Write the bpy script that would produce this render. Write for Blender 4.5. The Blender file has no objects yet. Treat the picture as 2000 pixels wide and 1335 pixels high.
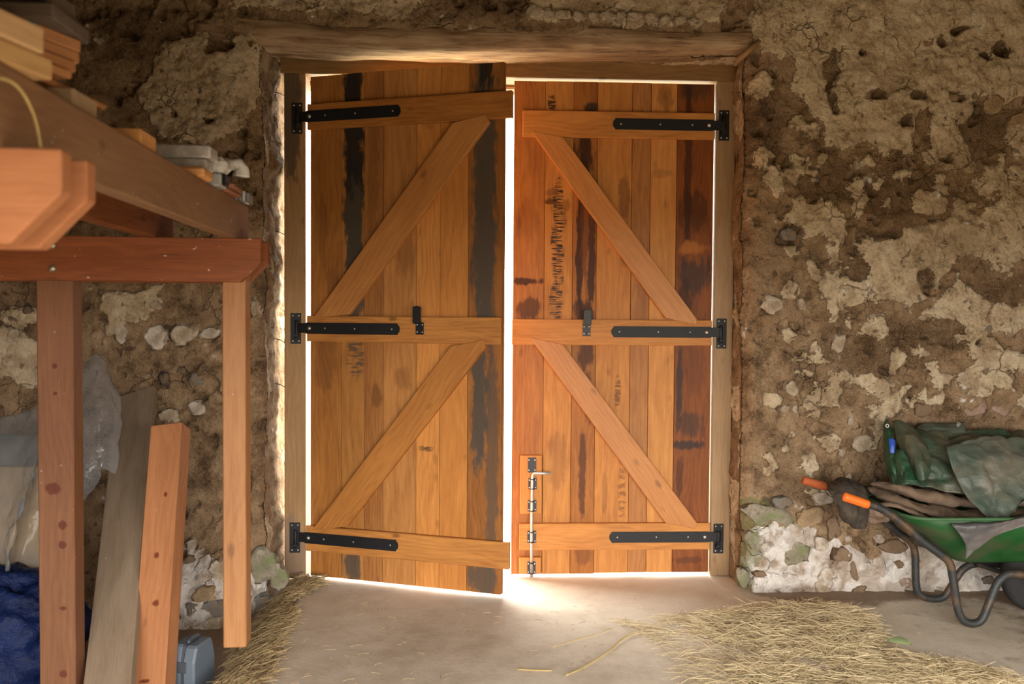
import bpy, bmesh, math, random
import numpy as np
from mathutils import Vector, Matrix, noise as mnoise

# ------------------------------------------------------------------ camera, world, light, exposure
scene = bpy.context.scene
COL = scene.collection
R = math.radians
FPX = 1800.0
CAM = Vector((0.0, -5.0, 1.44))
YAW, PITCH, ROLL = 0.044665, 0.031199, 0.006760
_F = Vector((math.sin(YAW)*math.cos(PITCH), math.cos(YAW)*math.cos(PITCH), -math.sin(PITCH)))
_R0 = Vector((math.cos(YAW), -math.sin(YAW), 0))
_U0 = _R0.cross(_F)
_R = _R0*math.cos(ROLL) + _U0*math.sin(ROLL)
_U = _U0*math.cos(ROLL) - _R0*math.sin(ROLL)
cam_data = bpy.data.cameras.new('camera')
cam = bpy.data.objects.new('camera', cam_data)
COL.objects.link(cam)
cam.matrix_world = Matrix(((_R.x, _U.x, -_F.x, CAM.x), (_R.y, _U.y, -_F.y, CAM.y), (_R.z, _U.z, -_F.z, CAM.z), (0, 0, 0, 1)))
cam_data.sensor_width = 36.0
cam_data.lens = FPX/2000*36
cam_data.clip_start = 0.05
cam_data.dof.use_dof = True
cam_data.dof.focus_distance = 4.95
cam_data.dof.aperture_fstop = 3.2
scene.camera = cam

world = bpy.data.worlds.new('overcast_sky')
scene.world = world
world.use_nodes = True
wb = world.node_tree.nodes['Background']
wb.inputs['Color'].default_value = (1.0, 0.975, 0.94, 1)
wb.inputs['Strength'].default_value = 1.0

vs = scene.view_settings
vs.view_transform = 'Standard'
vs.look = 'None'
vs.gamma = 1.0
vs.use_curve_mapping = False
vs.exposure = 4.02
scene.cycles.max_bounces = 6
scene.cycles.diffuse_bounces = 3
scene.cycles.glossy_bounces = 2
scene.cycles.transparent_max_bounces = 6

# room dimensions
WY = -0.28                      # inner face of the wall with the doors
OXL, OXR, OZT = -1.055, 1.412, 2.79   # wall opening
XL, XR, YN, ZC = -3.1, 4.2, -5.35, 3.7
BO = (-2.2, 3.9, 1.76)          # open cart entrance behind the camera: x0, x1, height


def portal(loc, rot, sx, sy):
    l = bpy.data.lights.new('daylight_portal', 'AREA')
    l.shape = 'RECTANGLE'; l.size = sx; l.size_y = sy
    l.cycles.is_portal = True
    o = bpy.data.objects.new('daylight_portal', l)
    COL.objects.link(o); o.location = loc; o.rotation_euler = rot
    return o


portal(((BO[0]+BO[1])/2, YN-0.02, BO[2]/2), (R(90), 0, 0), BO[1]-BO[0], BO[2])      # faces +Y
portal(((OXL+OXR)/2, 0.62, 1.25), (R(-90), 0, 0), OXR-OXL, 2.5)                      # faces -Y


# ------------------------------------------------------------------ projection helpers (photo pixel -> point in the place)
def ray(px, py):
    return (_F*FPX + _R*(px-1000) - _U*(py-667.5)).normalized()


def at(px, py, d):
    """point seen at a pixel, d metres in front of the camera's wall-parallel plane"""
    r = ray(px, py)
    return CAM + r*(d/r.y)


def fl(px, py, z=0.0):
    r = ray(px, py)
    return CAM + r*((z-CAM.z)/r.z)


def onplane(px, py, o, n):
    r = ray(px, py)
    return CAM + r*((o-CAM).dot(n)/r.dot(n))


def project(X, Y, Z):
    dx, dy, dz = X-CAM.x, Y-CAM.y, Z-CAM.z
    d = dx*_F.x+dy*_F.y+dz*_F.z
    return (1000+FPX*(dx*_R.x+dy*_R.y+dz*_R.z)/d, 667.5-FPX*(dx*_U.x+dy*_U.y+dz*_U.z)/d)


# ------------------------------------------------------------------ numpy noise
def _h(ix, iy, s):
    h = (ix*374761393 + iy*668265263 + s*974711 + 1013) & 0x7fffffff
    h = ((h ^ (h >> 13))*1274126177) & 0x7fffffff
    h = h ^ (h >> 16)
    return (h & 0xffff)/65535.0


def vn(x, y, s=0):
    xi = np.floor(x).astype(np.int64); yi = np.floor(y).astype(np.int64)
    fx = x-xi; fy = y-yi
    fx = fx*fx*fx*(fx*(fx*6-15)+10); fy = fy*fy*fy*(fy*(fy*6-15)+10)
    a = _h(xi, yi, s); b = _h(xi+1, yi, s); c = _h(xi, yi+1, s); d = _h(xi+1, yi+1, s)
    return (a*(1-fx)+b*fx)*(1-fy) + (c*(1-fx)+d*fx)*fy


def fbm(x, y, s=0, o=5, g=0.5):
    v = 0; a = 1; t = 0
    for i in range(o):
        v = v + a*vn(x*2**i+i*17.3, y*2**i+i*9.1, s+i); t += a; a *= g
    return v/t*2-1


def sstep(a, b, x):
    t = np.clip((x-a)/(b-a), 0, 1)
    return t*t*(3-2*t)


# ------------------------------------------------------------------ mesh helpers
def link(name, me, mat=None, parent=None, loc=None, rot=None):
    o = bpy.data.objects.new(name, me)
    COL.objects.link(o)
    if mat is not None and me is not None and len(me.materials) == 0:
        me.materials.append(mat)
    if parent is not None:
        o.parent = parent
    if loc is not None:
        o.location = loc
    if rot is not None:
        o.rotation_euler = rot
    return o


def mesh(name, verts, faces, smooth=False):
    me = bpy.data.meshes.new(name)
    me.from_pydata([tuple(v) for v in verts], [], [tuple(f) for f in faces])
    me.update()
    if smooth:
        me.polygons.foreach_set('use_smooth', [True]*len(me.polygons))
    return me


def npmesh(name, V, Fq, smooth=True):
    me = bpy.data.meshes.new(name)
    n = len(V); m = len(Fq)
    me.vertices.add(n); me.vertices.foreach_set('co', np.asarray(V, dtype=np.float32).ravel())
    me.loops.add(m*4); me.loops.foreach_set('vertex_index', np.asarray(Fq, dtype=np.int32).ravel())
    me.polygons.add(m)
    me.polygons.foreach_set('loop_start', np.arange(0, m*4, 4, dtype=np.int32))
    me.polygons.foreach_set('loop_total', np.full(m, 4, dtype=np.int32))
    me.polygons.foreach_set('use_smooth', np.full(m, smooth))
    me.update(calc_edges=True)
    return me


def bevelled(bm, w, seg=1):
    if w > 0:
        bmesh.ops.bevel(bm, geom=list(bm.edges), offset=w, segments=seg, affect='EDGES', profile=0.6)


def box_mesh(name, x0, x1, y0, y1, z0, z1, bev=0.003, wob=0.0, seed=0):
    bm = bmesh.new()
    vs_ = [bm.verts.new(c) for c in ((x0, y0, z0), (x1, y0, z0), (x1, y1, z0), (x0, y1, z0), (x0, y0, z1), (x1, y0, z1), (x1, y1, z1), (x0, y1, z1))]
    for f in ((0, 3, 2, 1), (4, 5, 6, 7), (0, 1, 5, 4), (1, 2, 6, 5), (2, 3, 7, 6), (3, 0, 4, 7)):
        bm.faces.new([vs_[i] for i in f])
    if wob:
        rn = random.Random(seed)
        for v in bm.verts:
            v.co += Vector((rn.uniform(-wob, wob), rn.uniform(-wob, wob), rn.uniform(-wob, wob)))
    bevelled(bm, bev)
    me = bpy.data.meshes.new(name); bm.to_mesh(me); bm.free()
    return me


def box(name, x0, x1, y0, y1, z0, z1, mat, parent=None, bev=0.003, wob=0.0, seed=0):
    """box with its origin at its base centre"""
    cx, cy, cz = (x0+x1)/2, (y0+y1)/2, min(z0, z1)
    me = box_mesh(name, x0-cx, x1-cx, y0-cy, y1-cy, 0, abs(z1-z0), bev, wob, seed)
    return link(name, me, mat, parent, (cx, cy, cz))


def prism_mesh(name, poly, y0, y1, bev=0.003):
    """poly in (x, z), counter-clockwise seen from -Y; thickness y0..y1"""
    bm = bmesh.new()
    a = sum(poly[i][0]*poly[(i+1) % len(poly)][1]-poly[(i+1) % len(poly)][0]*poly[i][1] for i in range(len(poly)))
    if a < 0:
        poly = poly[::-1]
    f = [bm.verts.new((p[0], y0, p[1])) for p in poly]
    b = [bm.verts.new((p[0], y1, p[1])) for p in poly]
    n = len(poly)
    bm.faces.new(f); bm.faces.new(b[::-1])
    for i in range(n):
        bm.faces.new((f[i], b[i], b[(i+1) % n], f[(i+1) % n]))
    bevelled(bm, bev)
    bmesh.ops.recalc_face_normals(bm, faces=bm.faces)
    me = bpy.data.meshes.new(name); bm.to_mesh(me); bm.free()
    return me


def smooth_path(pts, n=6):
    P = [Vector(p) for p in pts]
    out = []
    for i in range(len(P)-1):
        p0 = P[max(i-1, 0)]; p1 = P[i]; p2 = P[i+1]; p3 = P[min(i+2, len(P)-1)]
        for k in range(n):
            t = k/n
            out.append(0.5*((2*p1)+(p2-p0)*t+(2*p0-5*p1+4*p2-p3)*t*t+(3*p1-p0-3*p2+p3)*t**3))
    out.append(P[-1])
    return out


def tube_mesh(name, pts, r, sides=12, rad=None, flat=1.0, up=(0, 0, 1), nz=0.0, seed=0):
    """swept closed tube; rad gives a radius factor per point"""
    V = []; F = []
    n = len(pts)
    T = [(pts[min(i+1, n-1)]-pts[max(i-1, 0)]).normalized() for i in range(n)]
    ref = Vector(up)
    if abs(ref.dot(T[0])) > 0.9:
        ref = Vector((0, 1, 0))
    N = (ref-T[0]*ref.dot(T[0])).normalized()
    for i in range(n):
        N = (N-T[i]*N.dot(T[i])).normalized()
        B = T[i].cross(N)
        rr = r*(rad[i] if rad else 1)
        for k in range(sides):
            a = 2*math.pi*k/sides
            p = pts[i]+N*math.cos(a)*rr*flat+B*math.sin(a)*rr
            if nz:
                p += (p-pts[i])*nz*mnoise.noise(p*9+Vector((seed, 0, 0)))+(p-pts[i])*nz*.6*mnoise.noise(p*31+Vector((seed, 3, 0)))
            V.append(p)
    for i in range(n-1):
        for k in range(sides):
            F.append((i*sides+k, i*sides+(k+1) % sides, (i+1)*sides+(k+1) % sides, (i+1)*sides+k))
    F.append(tuple(range(sides))[::-1]); F.append(tuple((n-1)*sides+k for k in range(sides)))
    me = mesh(name, V, F, True)
    bm = bmesh.new(); bm.from_mesh(me); bmesh.ops.recalc_face_normals(bm, faces=bm.faces); bm.to_mesh(me); bm.free()
    return me


def lathe_mesh(name, prof, sides=16, axis='Y'):
    """prof: (r, h) pairs, revolved about the axis; closed with caps"""
    V = []; F = []
    for r_, h in prof:
        for k in range(sides):
            a = 2*math.pi*k/sides
            c, s = r_*math.cos(a), r_*math.sin(a)
            V.append((c, h, s) if axis == 'Y' else ((c, s, h) if axis == 'Z' else (h, c, s)))
    n = len(prof)
    for i in range(n-1):
        for k in range(sides):
            F.append((i*sides+k, i*sides+(k+1) % sides, (i+1)*sides+(k+1) % sides, (i+1)*sides+k))
    F.append(tuple(range(sides))); F.append(tuple((n-1)*sides+k for k in range(sides)))
    me = mesh(name, V, F, True)
    bm = bmesh.new(); bm.from_mesh(me); bmesh.ops.recalc_face_normals(bm, faces=bm.faces); bm.to_mesh(me); bm.free()
    return me


def sheet_mesh(name, rows, n=8, amp=0.0, freq=6.0, seed=0, ridge=0.0, rag=0.0):
    """cloth through a grid of control points, with folds; two-sided thickness comes from a Solidify modifier"""
    G = [[Vector(p) for p in r_] for r_ in rows]
    rws = [smooth_path(r_, n) for r_ in G]
    cols = list(zip(*rws))
    cols = [smooth_path(c, n) for c in cols]
    nu, nv = len(cols), len(cols[0])
    V = [[cols[i][j].copy() for j in range(nv)] for i in range(nu)]
    W = []
    for i in range(nu):
        for j in range(nv):
            du = V[min(i+1, nu-1)][j]-V[max(i-1, 0)][j]
            dv = V[i][min(j+1, nv-1)]-V[i][max(j-1, 0)]
            nn = du.cross(dv)
            nn = nn.normalized() if nn.length > 1e-9 else Vector((0, -1, 0))
            p = V[i][j]
            q = p*freq+Vector((seed*3.1, seed, 0))
            a = amp*mnoise.noise(q)+amp*.5*mnoise.noise(q*2.3)
            if ridge:
                a += ridge*(1-2*abs(mnoise.noise(q*1.4+Vector((5, 1, 2)))))**3+ridge*.4*(1-2*abs(mnoise.noise(q*3.1+Vector((1, 7, 2)))))**3
            edge = min(i, nu-1-i, j, nv-1-j)
            p = p+nn*a
            if rag and edge == 0:
                p = p+Vector((mnoise.noise(p*25), mnoise.noise(p*25+Vector((9, 0, 0))), mnoise.noise(p*25+Vector((0, 9, 0)))))*rag
            W.append(p)
    F = [(i*nv+j, (i+1)*nv+j, (i+1)*nv+j+1, i*nv+j+1) for i in range(nu-1) for j in range(nv-1)]
    return mesh(name, W, F, True)


def solid(o, t, sub=0):
    m = o.modifiers.new('thickness', 'SOLIDIFY'); m.thickness = t; m.offset = 0
    if sub:
        s = o.modifiers.new('smooth', 'SUBSURF'); s.levels = sub; s.render_levels = sub
    return o


def tag(o, label=None, cat=None, group=None, kind=None):
    if label: o['label'] = label
    if cat: o['category'] = cat
    if group: o['group'] = group
    if kind: o['kind'] = kind
    return o


def empty(name, loc=(0, 0, 0), rz=0.0):
    o = bpy.data.objects.new(name, None)
    COL.objects.link(o); o.location = loc; o.rotation_euler = (0, 0, rz); o.empty_display_size = .05
    return o


# ------------------------------------------------------------------ material helpers
class NT:
    def __init__(s, name):
        s.m = bpy.data.materials.new(name); s.m.use_nodes = True
        s.t = s.m.node_tree; s.n = s.t.nodes; s.l = s.t.links
        s.bsdf = s.n['Principled BSDF']; s.out = s.n['Material Output']

    def node(s, t, **kw):
        n = s.n.new(t)
        for k, v in kw.items():
            if k.startswith('_'):
                setattr(n, k[1:], v)
            else:
                s.put(n.inputs[k.replace('__', ' ')], v)
        return n

    def put(s, sock, v):
        if hasattr(v, 'bl_idname') and hasattr(v, 'is_linked'):
            s.l.new(v, sock)
        else:
            if isinstance(v, (tuple, list)) and len(v) == 3 and sock.type == 'RGBA':
                v = (*v, 1)
            sock.default_value = v

    def math(s, op, a, b=None, c=None, clamp=False):
        n = s.n.new('ShaderNodeMath'); n.operation = op; n.use_clamp = clamp
        s.put(n.inputs[0], a)
        if b is not None: s.put(n.inputs[1], b)
        if c is not None: s.put(n.inputs[2], c)
        return n.outputs[0]

    def mix(s, f, a, b, mode='MIX'):
        n = s.n.new('ShaderNodeMix'); n.data_type = 'RGBA'; n.blend_type = mode
        s.put(n.inputs[0], f); s.put(n.inputs[6], a); s.put(n.inputs[7], b)
        return n.outputs[2]

    def ss(s, x, a, b):
        n = s.n.new('ShaderNodeMapRange'); n.interpolation_type = 'SMOOTHSTEP'
        s.put(n.inputs[0], x); n.inputs[1].default_value = a; n.inputs[2].default_value = b
        return n.outputs[0]

    def noise(s, vec, scale, detail=3, rough=0.5, dist=0.0):
        n = s.node('ShaderNodeTexNoise', Scale=scale, Detail=detail, Roughness=rough, Distortion=dist)
        s.put(n.inputs['Vector'], vec)
        return n.outputs['Fac']

    def xyz(s, x, y, z):
        n = s.n.new('ShaderNodeCombineXYZ')
        s.put(n.inputs[0], x); s.put(n.inputs[1], y); s.put(n.inputs[2], z)
        return n.outputs[0]

    def ramp(s, f, stops):
        n = s.n.new('ShaderNodeValToRGB'); e = n.color_ramp.elements
        while len(e) < len(stops): e.new(0.5)
        for i, (p, c) in enumerate(stops):
            e[i].position = p; e[i].color = (*c, 1)
        s.put(n.inputs[0], f)
        return n.outputs[0]

    def coord(s, kind='Object'):
        return s.n.new('ShaderNodeTexCoord').outputs[kind]

    def sep(s, v):
        n = s.n.new('ShaderNodeSeparateXYZ'); s.put(n.inputs[0], v)
        return n.outputs

    def bump(s, h, strength=0.3, dist=0.01):
        n = s.node('ShaderNodeBump', Strength=strength, Distance=dist)
        s.put(n.inputs['Height'], h)
        s.l.new(n.outputs[0], s.bsdf.inputs['Normal'])
        return n

    def done(s, col, rough=0.8, spec=0.3, metal=0.0):
        s.put(s.bsdf.inputs['Base Color'], col)
        s.put(s.bsdf.inputs['Roughness'], rough)
        s.put(s.bsdf.inputs['Specular IOR Level'], spec)
        s.put(s.bsdf.inputs['Metallic'], metal)
        return s.m


_seed = [0]


def wood(name, light, dark, axis='Z', stains=(), rough=0.5, ring=5.0, fibre=1.0, spots=0.0, spec=0.3, knots=0.0, spotcol=(.75, .72, .66)):
    """sawn timber: fibres and growth rings along one axis; stains = (cx, cl, rx, rl, strength, colour, dashes)"""
    _seed[0] += 1
    sd = _seed[0]*1.37
    t = NT(name)
    X, Y, Z = t.sep(t.coord())
    if axis == 'Z': L, A, B = Z, X, Y
    elif axis == 'X': L, A, B = X, Z, Y
    else: L, A, B = Y, Z, X
    A0 = A
    low = t.noise(t.xyz(t.math('MULTIPLY_ADD', A, 5.0, sd), t.math('MULTIPLY', B, 5.0), t.math('MULTIPLY_ADD', L, 1.6, sd*2)), 1.0, 2)
    u = t.math('ADD', A, t.math('MULTIPLY', t.math('SUBTRACT', low, 0.5), 0.24))
    rings = t.math('MULTIPLY_ADD', t.math('SINE', t.math('MULTIPLY', t.math('ADD', u, t.math('MULTIPLY', B, .6)), ring*40)), 0.5, 0.5)
    fib = t.noise(t.xyz(t.math('MULTIPLY_ADD', A, 170, sd), t.math('MULTIPLY', B, 170), t.math('MULTIPLY', L, 5.0)), 1.0, 3, .6)
    fib2 = t.noise(t.xyz(t.math('MULTIPLY_ADD', A, 420, sd), t.math('MULTIPLY', B, 420), t.math('MULTIPLY', L, 16.0)), 1.0, 2, .6)
    mot = t.noise(t.xyz(t.math('MULTIPLY_ADD', A, 11, sd*3), t.math('MULTIPLY', B, 11), t.math('MULTIPLY_ADD', L, 3.0, sd)), 1.0, 5, .65, .5)
    f = t.math('MULTIPLY', rings, 0.08)
    f = t.math('ADD', f, t.math('MULTIPLY', fib, 0.48*fibre))
    f = t.math('ADD', f, t.math('MULTIPLY', fib2, 0.26))
    f = t.math('ADD', f, t.math('MULTIPLY', mot, 0.5))
    mid = tuple((a+b)/2 for a, b in zip(light, dark))
    col = t.ramp(f, [(0.40, dark), (0.62, mid), (0.84, light)])
    if knots:
        vn_ = t.node('ShaderNodeTexVoronoi', Scale=1.0)
        vn_.inputs['Randomness'].default_value = 1.0
        t.put(vn_.inputs['Vector'], t.xyz(t.math('MULTIPLY_ADD', A, 9, sd*5), 0.0, t.math('MULTIPLY_ADD', L, 4.5, sd*3)))
        kd = t.math('ADD', vn_.outputs['Distance'], t.math('MULTIPLY', t.math('SUBTRACT', fib, .5), .08))
        k = t.math('SUBTRACT', 1.0, t.ss(t.math('ADD', kd, t.math('MULTIPLY', t.math('SUBTRACT', mot, .5), .25)), 0.05, 0.17))
        kk = t.math('MULTIPLY', k, knots)
        col = t.mix(kk, col, tuple(c*.28 for c in dark))
    if stains:
        wx = t.noise(t.xyz(t.math('MULTIPLY_ADD', A, 28, sd), t.math('MULTIPLY', B, 10), t.math('MULTIPLY', L, 9)), 1.0, 5, .65)
        wl = t.math('SUBTRACT', wx, 0.5)
        for (cx, cl, rx, rl, stg, sc, dash) in stains:
            dx = t.math('DIVIDE', t.math('SUBTRACT', A0, cx), rx)
            dl = t.math('DIVIDE', t.math('SUBTRACT', L, cl), rl)
            d2 = t.math('MULTIPLY', dl, dl)
            if rl > 3*rx: d2 = t.math('MULTIPLY', d2, d2)
            d = t.math('SQRT', t.math('ADD', t.math('MULTIPLY', dx, dx), d2))
            d = t.math('ADD', d, t.math('MULTIPLY', wl, 2.0))
            d = t.math('ADD', d, t.math('MULTIPLY', t.math('SUBTRACT', mot, .5), 1.2))
            m = t.math('SUBTRACT', 1.0, t.ss(d, 0.62, 1.15))
            if dash:
                w = t.noise(t.xyz(t.math('MULTIPLY_ADD', A, 14, sd), t.math('MULTIPLY', B, 10), t.math('MULTIPLY', L, dash*.42)), 1.0, 2, .6)
                m = t.math('MULTIPLY', m, t.ss(w, .44, .56))
            m = t.math('MULTIPLY', m, t.math('MULTIPLY_ADD', fib, 0.5, stg-.25), clamp=True)
            col = t.mix(m, col, sc)
    if spots:
        sp = t.noise(t.xyz(t.math('MULTIPLY_ADD', A, 60, sd), t.math('MULTIPLY', B, 60), t.math('MULTIPLY', L, 40)), 1.0, 2)
        col = t.mix(t.math('MULTIPLY', t.ss(sp, 0.72, 0.78), spots), col, spotcol)
    t.bump(t.math('ADD', t.math('MULTIPLY', fib, .6), t.math('MULTIPLY', fib2, .4)), 0.25, 0.002)
    return t.done(col, t.math('MULTIPLY_ADD', fib, 0.18, rough-.09), spec)


def plain(name, col, rough=0.6, spec=0.4, metal=0.0, var=0.25, scale=20, bump=0.0, dirt=None, dirt_amt=0.0):
    t = NT(name)
    c = t.coord()
    n = t.noise(c, scale, 4, .6)
    col2 = t.mix(n, tuple(x*(1-var) for x in col), tuple(min(1, x*(1+var)) for x in col))
    if dirt:
        d = t.noise(c, scale*.35, 5, .65)
        col2 = t.mix(t.math('MULTIPLY', t.ss(d, .45, .65), dirt_amt), col2, dirt)
    if bump:
        t.bump(t.noise(c, scale*2, 5, .65), bump, 0.008)
    return t.done(col2, rough, spec, metal)


# ------------------------------------------------------------------ wall material
def wall_material():
    t = NT('cob_and_lime_wall')
    c = t.coord()
    at_ = t.node('ShaderNodeAttribute', _attribute_name='mask')
    sx = t.n.new('ShaderNodeSeparateColor'); t.l.new(at_.outputs['Color'], sx.inputs[0])
    pl, lime, moss = sx.outputs[0], sx.outputs[1], sx.outputs[2]
    tone = t.node('ShaderNodeAttribute', _attribute_name='tone').outputs['Fac']
    fine = t.noise(c, 60, 4, .7)
    a1 = t.node('ShaderNodeAttribute', _attribute_name='n1'); s1 = t.n.new('ShaderNodeSeparateColor'); t.l.new(a1.outputs['Color'], s1.inputs[0])
    a2 = t.node('ShaderNodeAttribute', _attribute_name='n2'); s2 = t.n.new('ShaderNodeSeparateColor'); t.l.new(a2.outputs['Color'], s2.inputs[0])
    mid, big, n55 = s1.outputs
    n8, n4, n33 = s2.outputs
    grit = t.noise(c, 170, 3, .7)
    earth = t.ramp(t.math('ADD', t.math('MULTIPLY', mid, .6), t.math('MULTIPLY', fine, .4)), [(0.33, (.10, .060, .030)), (0.5, (.27, .17, .092)), (0.68, (.42, .285, .165))])
    earth = t.mix(t.ss(big, .35, .7), earth, t.mix(.5, earth, (.37, .245, .14)))
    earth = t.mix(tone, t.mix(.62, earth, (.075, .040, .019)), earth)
    vo = t.node('ShaderNodeTexVoronoi', Scale=30.0)
    wv = t.n.new('ShaderNodeVectorMath'); wv.operation = 'ADD'
    t.put(wv.inputs[0], c)
    nz_ = t.node('ShaderNodeTexNoise', Scale=22.0, Detail=2.0); t.put(nz_.inputs['Vector'], c)
    ms = t.n.new('ShaderNodeVectorMath'); ms.operation = 'SCALE'; ms.inputs['Scale'].default_value = .05
    t.l.new(nz_.outputs['Color'], ms.inputs[0]); t.l.new(ms.outputs[0], wv.inputs[1])
    t.l.new(wv.outputs[0], vo.inputs['Vector'])
    crumb = vo.outputs['Distance']
    vc = t.node('ShaderNodeTexVoronoi', Scale=7.0); vc.feature = 'DISTANCE_TO_EDGE'
    t.l.new(wv.outputs[0], vc.inputs['Vector'])
    crack = t.math('SUBTRACT', 1.0, t.ss(vc.outputs['Distance'], .0, .035))
    crack = t.math('MULTIPLY', crack, t.ss(n4, .58, .72))
    plast = t.ramp(t.math('ADD', t.math('MULTIPLY', mid, .45), t.math('MULTIPLY', fine, .55)), [(0.32, (.29, .20, .115)), (0.48, (.56, .43, .275)), (0.72, (.74, .61, .43))])
    plast = t.mix(t.math('MULTIPLY', t.ss(n55, .52, .66), .55), plast, (.33, .225, .125))
    plast = t.mix(t.math('MULTIPLY', crack, .6), plast, (.13, .08, .045))
    earth = t.mix(t.math('MULTIPLY', t.ss(grit, .52, .68), .5), earth, (.46, .33, .21))
    earth = t.mix(t.math('MULTIPLY', t.ss(grit, .47, .34), .55), earth, (.075, .045, .025))
    edge = t.math('ADD', pl, t.math('MULTIPLY', t.math('SUBTRACT', fine, .5), 1.6))
    edge = t.math('ADD', edge, t.math('MULTIPLY', t.math('SUBTRACT', nz_.outputs['Fac'], .5), 1.5))
    edge = t.math('ADD', edge, t.math('MULTIPLY', t.math('SUBTRACT', grit, .5), .5))
    pm = t.ss(edge, .42, .56)
    col = t.mix(pm, earth, plast)
    limec = t.ramp(mid, [(0.3, (.40, .30, .22)), (0.47, (.66, .58, .50)), (0.72, (.78, .72, .65))])
    limec = t.mix(t.math('MULTIPLY', t.ss(n8, .53, .62), .6), limec, (.40, .31, .235))
    lm = t.ss(t.math('ADD', lime, t.math('MULTIPLY', t.math('SUBTRACT', mid, .5), 1.6)), .42, .6)
    col = t.mix(lm, col, limec)
    fl_ = t.ss(t.noise(c, 95, 2, .5), .735, .76)
    col = t.mix(t.math('MULTIPLY', fl_, .7), col, (.62, .55, .47))
    dk = t.math('MULTIPLY', t.ss(n33, .76, .88), t.math('SUBTRACT', 1.0, lm))
    col = t.mix(t.math('MULTIPLY', dk, .65), col, (.05, .032, .02))
    gm = t.math('MULTIPLY', t.ss(t.math('ADD', moss, t.math('MULTIPLY', t.math('SUBTRACT', fine, .5), 1.2)), .5, .85), .6)
    col = t.mix(gm, col, (.15, .165, .06))
    h = t.math('ADD', t.math('MULTIPLY', fine, .55), t.math('MULTIPLY', grit, .3))
    h = t.math('ADD', h, t.math('MULTIPLY', mid, .5))
    h = t.math('ADD', h, t.math('MULTIPLY', pm, .25))
    h = t.math('SUBTRACT', h, t.math('MULTIPLY', crumb, .55))
    h = t.math('SUBTRACT', h, t.math('MULTIPLY', crack, .5))
    t.bump(h, 1.0, 0.02)
    return t.done(col, .95, .1)


M = {}
M['wall'] = wall_material()


def concrete_material():
    t = NT('dusty_concrete')
    c = t.coord()
    big = t.noise(c, 1.3, 4, .6); mid = t.noise(c, 7, 5, .65); fine = t.noise(c, 45, 5, .7)
    col = t.ramp(t.math('ADD', t.math('MULTIPLY', big, .55), t.math('ADD', t.math('MULTIPLY', mid, .35), t.math('MULTIPLY', fine, .12))), [(0.36, (.56, .46, .34)), (0.52, (.74, .64, .50)), (0.66, (.82, .74, .61))])
    w = t.ss(t.noise(t.xyz(*[t.math('MULTIPLY', o, k) for o, k in zip(t.sep(c), (26, 11, 1))]), 1.0, 4, .7), .68, .74)
    col = t.mix(t.math('MULTIPLY', w, .45), col, (.17, .11, .065))
    dirt = t.node('ShaderNodeAttribute', _attribute_name='dirt').outputs['Fac']
    dm = t.ss(t.math('ADD', dirt, t.math('MULTIPLY', t.math('SUBTRACT', mid, .5), 1.2)), .35, .75)
    col = t.mix(t.math('MULTIPLY', dm, .85), col, t.mix(fine, (.14, .085, .05), (.30, .205, .13)))
    t.bump(t.math('ADD', t.math('MULTIPLY', fine, .6), mid), .35, .006)
    return t.done(col, .9, .2)


M['concrete'] = concrete_material()
M['earth'] = plain('trodden_earth', (.2, .14, .085), .95, .1, 0, .5, 9, .6)
M['ground'] = plain('pale_gravel', (.55, .52, .38), .95, .1, 0, .3, 6)
M['grass_ground'] = plain('meadow', (.12, .09, .045), .95, .1, 0, .3, 3)
M['roofboards'] = wood('roof_boards', (.12, .08, .048), (.06, .04, .024), 'X', rough=.9)
M['black'] = plain('black_painted_iron', (.010, .010, .011), .5, .3, 0, .3, 60, .15)
M['steel'] = plain('screw_steel', (.62, .60, .56), .32, .5, .9, .1, 40)
M['zinc'] = plain('galvanised_rod', (.62, .61, .60), .38, .5, .75, .15, 30)
M['frame'] = wood('frame_oak', (.36, .215, .095), (.20, .105, .042), 'Z', rough=.6, knots=.5)
M['frame_x'] = wood('frame_head_oak', (.27, .15, .055), (.14, .068, .022), 'X', rough=.6, knots=.6)

# ------------------------------------------------------------------ wall with the doors
PLASTER = [  # outlines of the surviving plaster, in photo pixels on the wall face
    [(1470, -60), (2100, -60), (2100, 130), (1960, 200), (1900, 190), (1870, 240), (1800, 215), (1770, 300), (1700, 290), (1690, 270), (1640, 285), (1630, 200), (1590, 180), (1560, 150), (1545, 110), (1480, 95), (1460, 70)],
    [(1545, 140), (1600, 130), (1610, 180), (1640, 215), (1665, 240), (1690, 250), (1675, 285), (1620, 290), (1600, 230), (1570, 200), (1540, 180)],
    [(1800, 325), (1820, 220), (1860, 235), (1890, 290), (1900, 312), (1870, 322), (1850, 300), (1815, 335)],
    [(1680, 480), (1760, 450), (1800, 440), (1850, 470), (1870, 520), (1820, 560), (1790, 600), (1730, 590), (1640, 600), (1605, 590), (1598, 545), (1640, 535), (1670, 550), (1700, 540), (1680, 510)],
    [(1760, 460), (1850, 425), (1920, 440), (2060, 420), (2060, 500), (1940, 520), (1890, 500), (1850, 520)],
    [(1850, 560), (1900, 570), (1990, 600), (1995, 640), (1930, 650), (1960, 680), (2060, 690), (2060, 735), (1960, 722), (1900, 700), (1880, 680), (1870, 640), (1800, 620), (1830, 590)],
    [(440, -60), (840, -60), (830, 5), (800, 35), (740, 30), (600, 22), (520, 14), (455, 18)],
    [(1030, -60), (1440, -60), (1400, 45), (1330, 45), (1200, 50), (1030, 40)],
    [(390, 60), (430, 95), (470, 70), (500, 60), (515, 130), (500, 200), (470, 260), (420, 290), (350, 280), (300, 250), (270, 170), (300, 110), (350, 75)],
    [(200, 560), (330, 560), (300, 600), (250, 640), (225, 640), (205, 600)],
    [(-60, 650), (30, 640), (100, 700), (95, 740), (50, 760), (20, 730), (-60, 740)],
]
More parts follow.
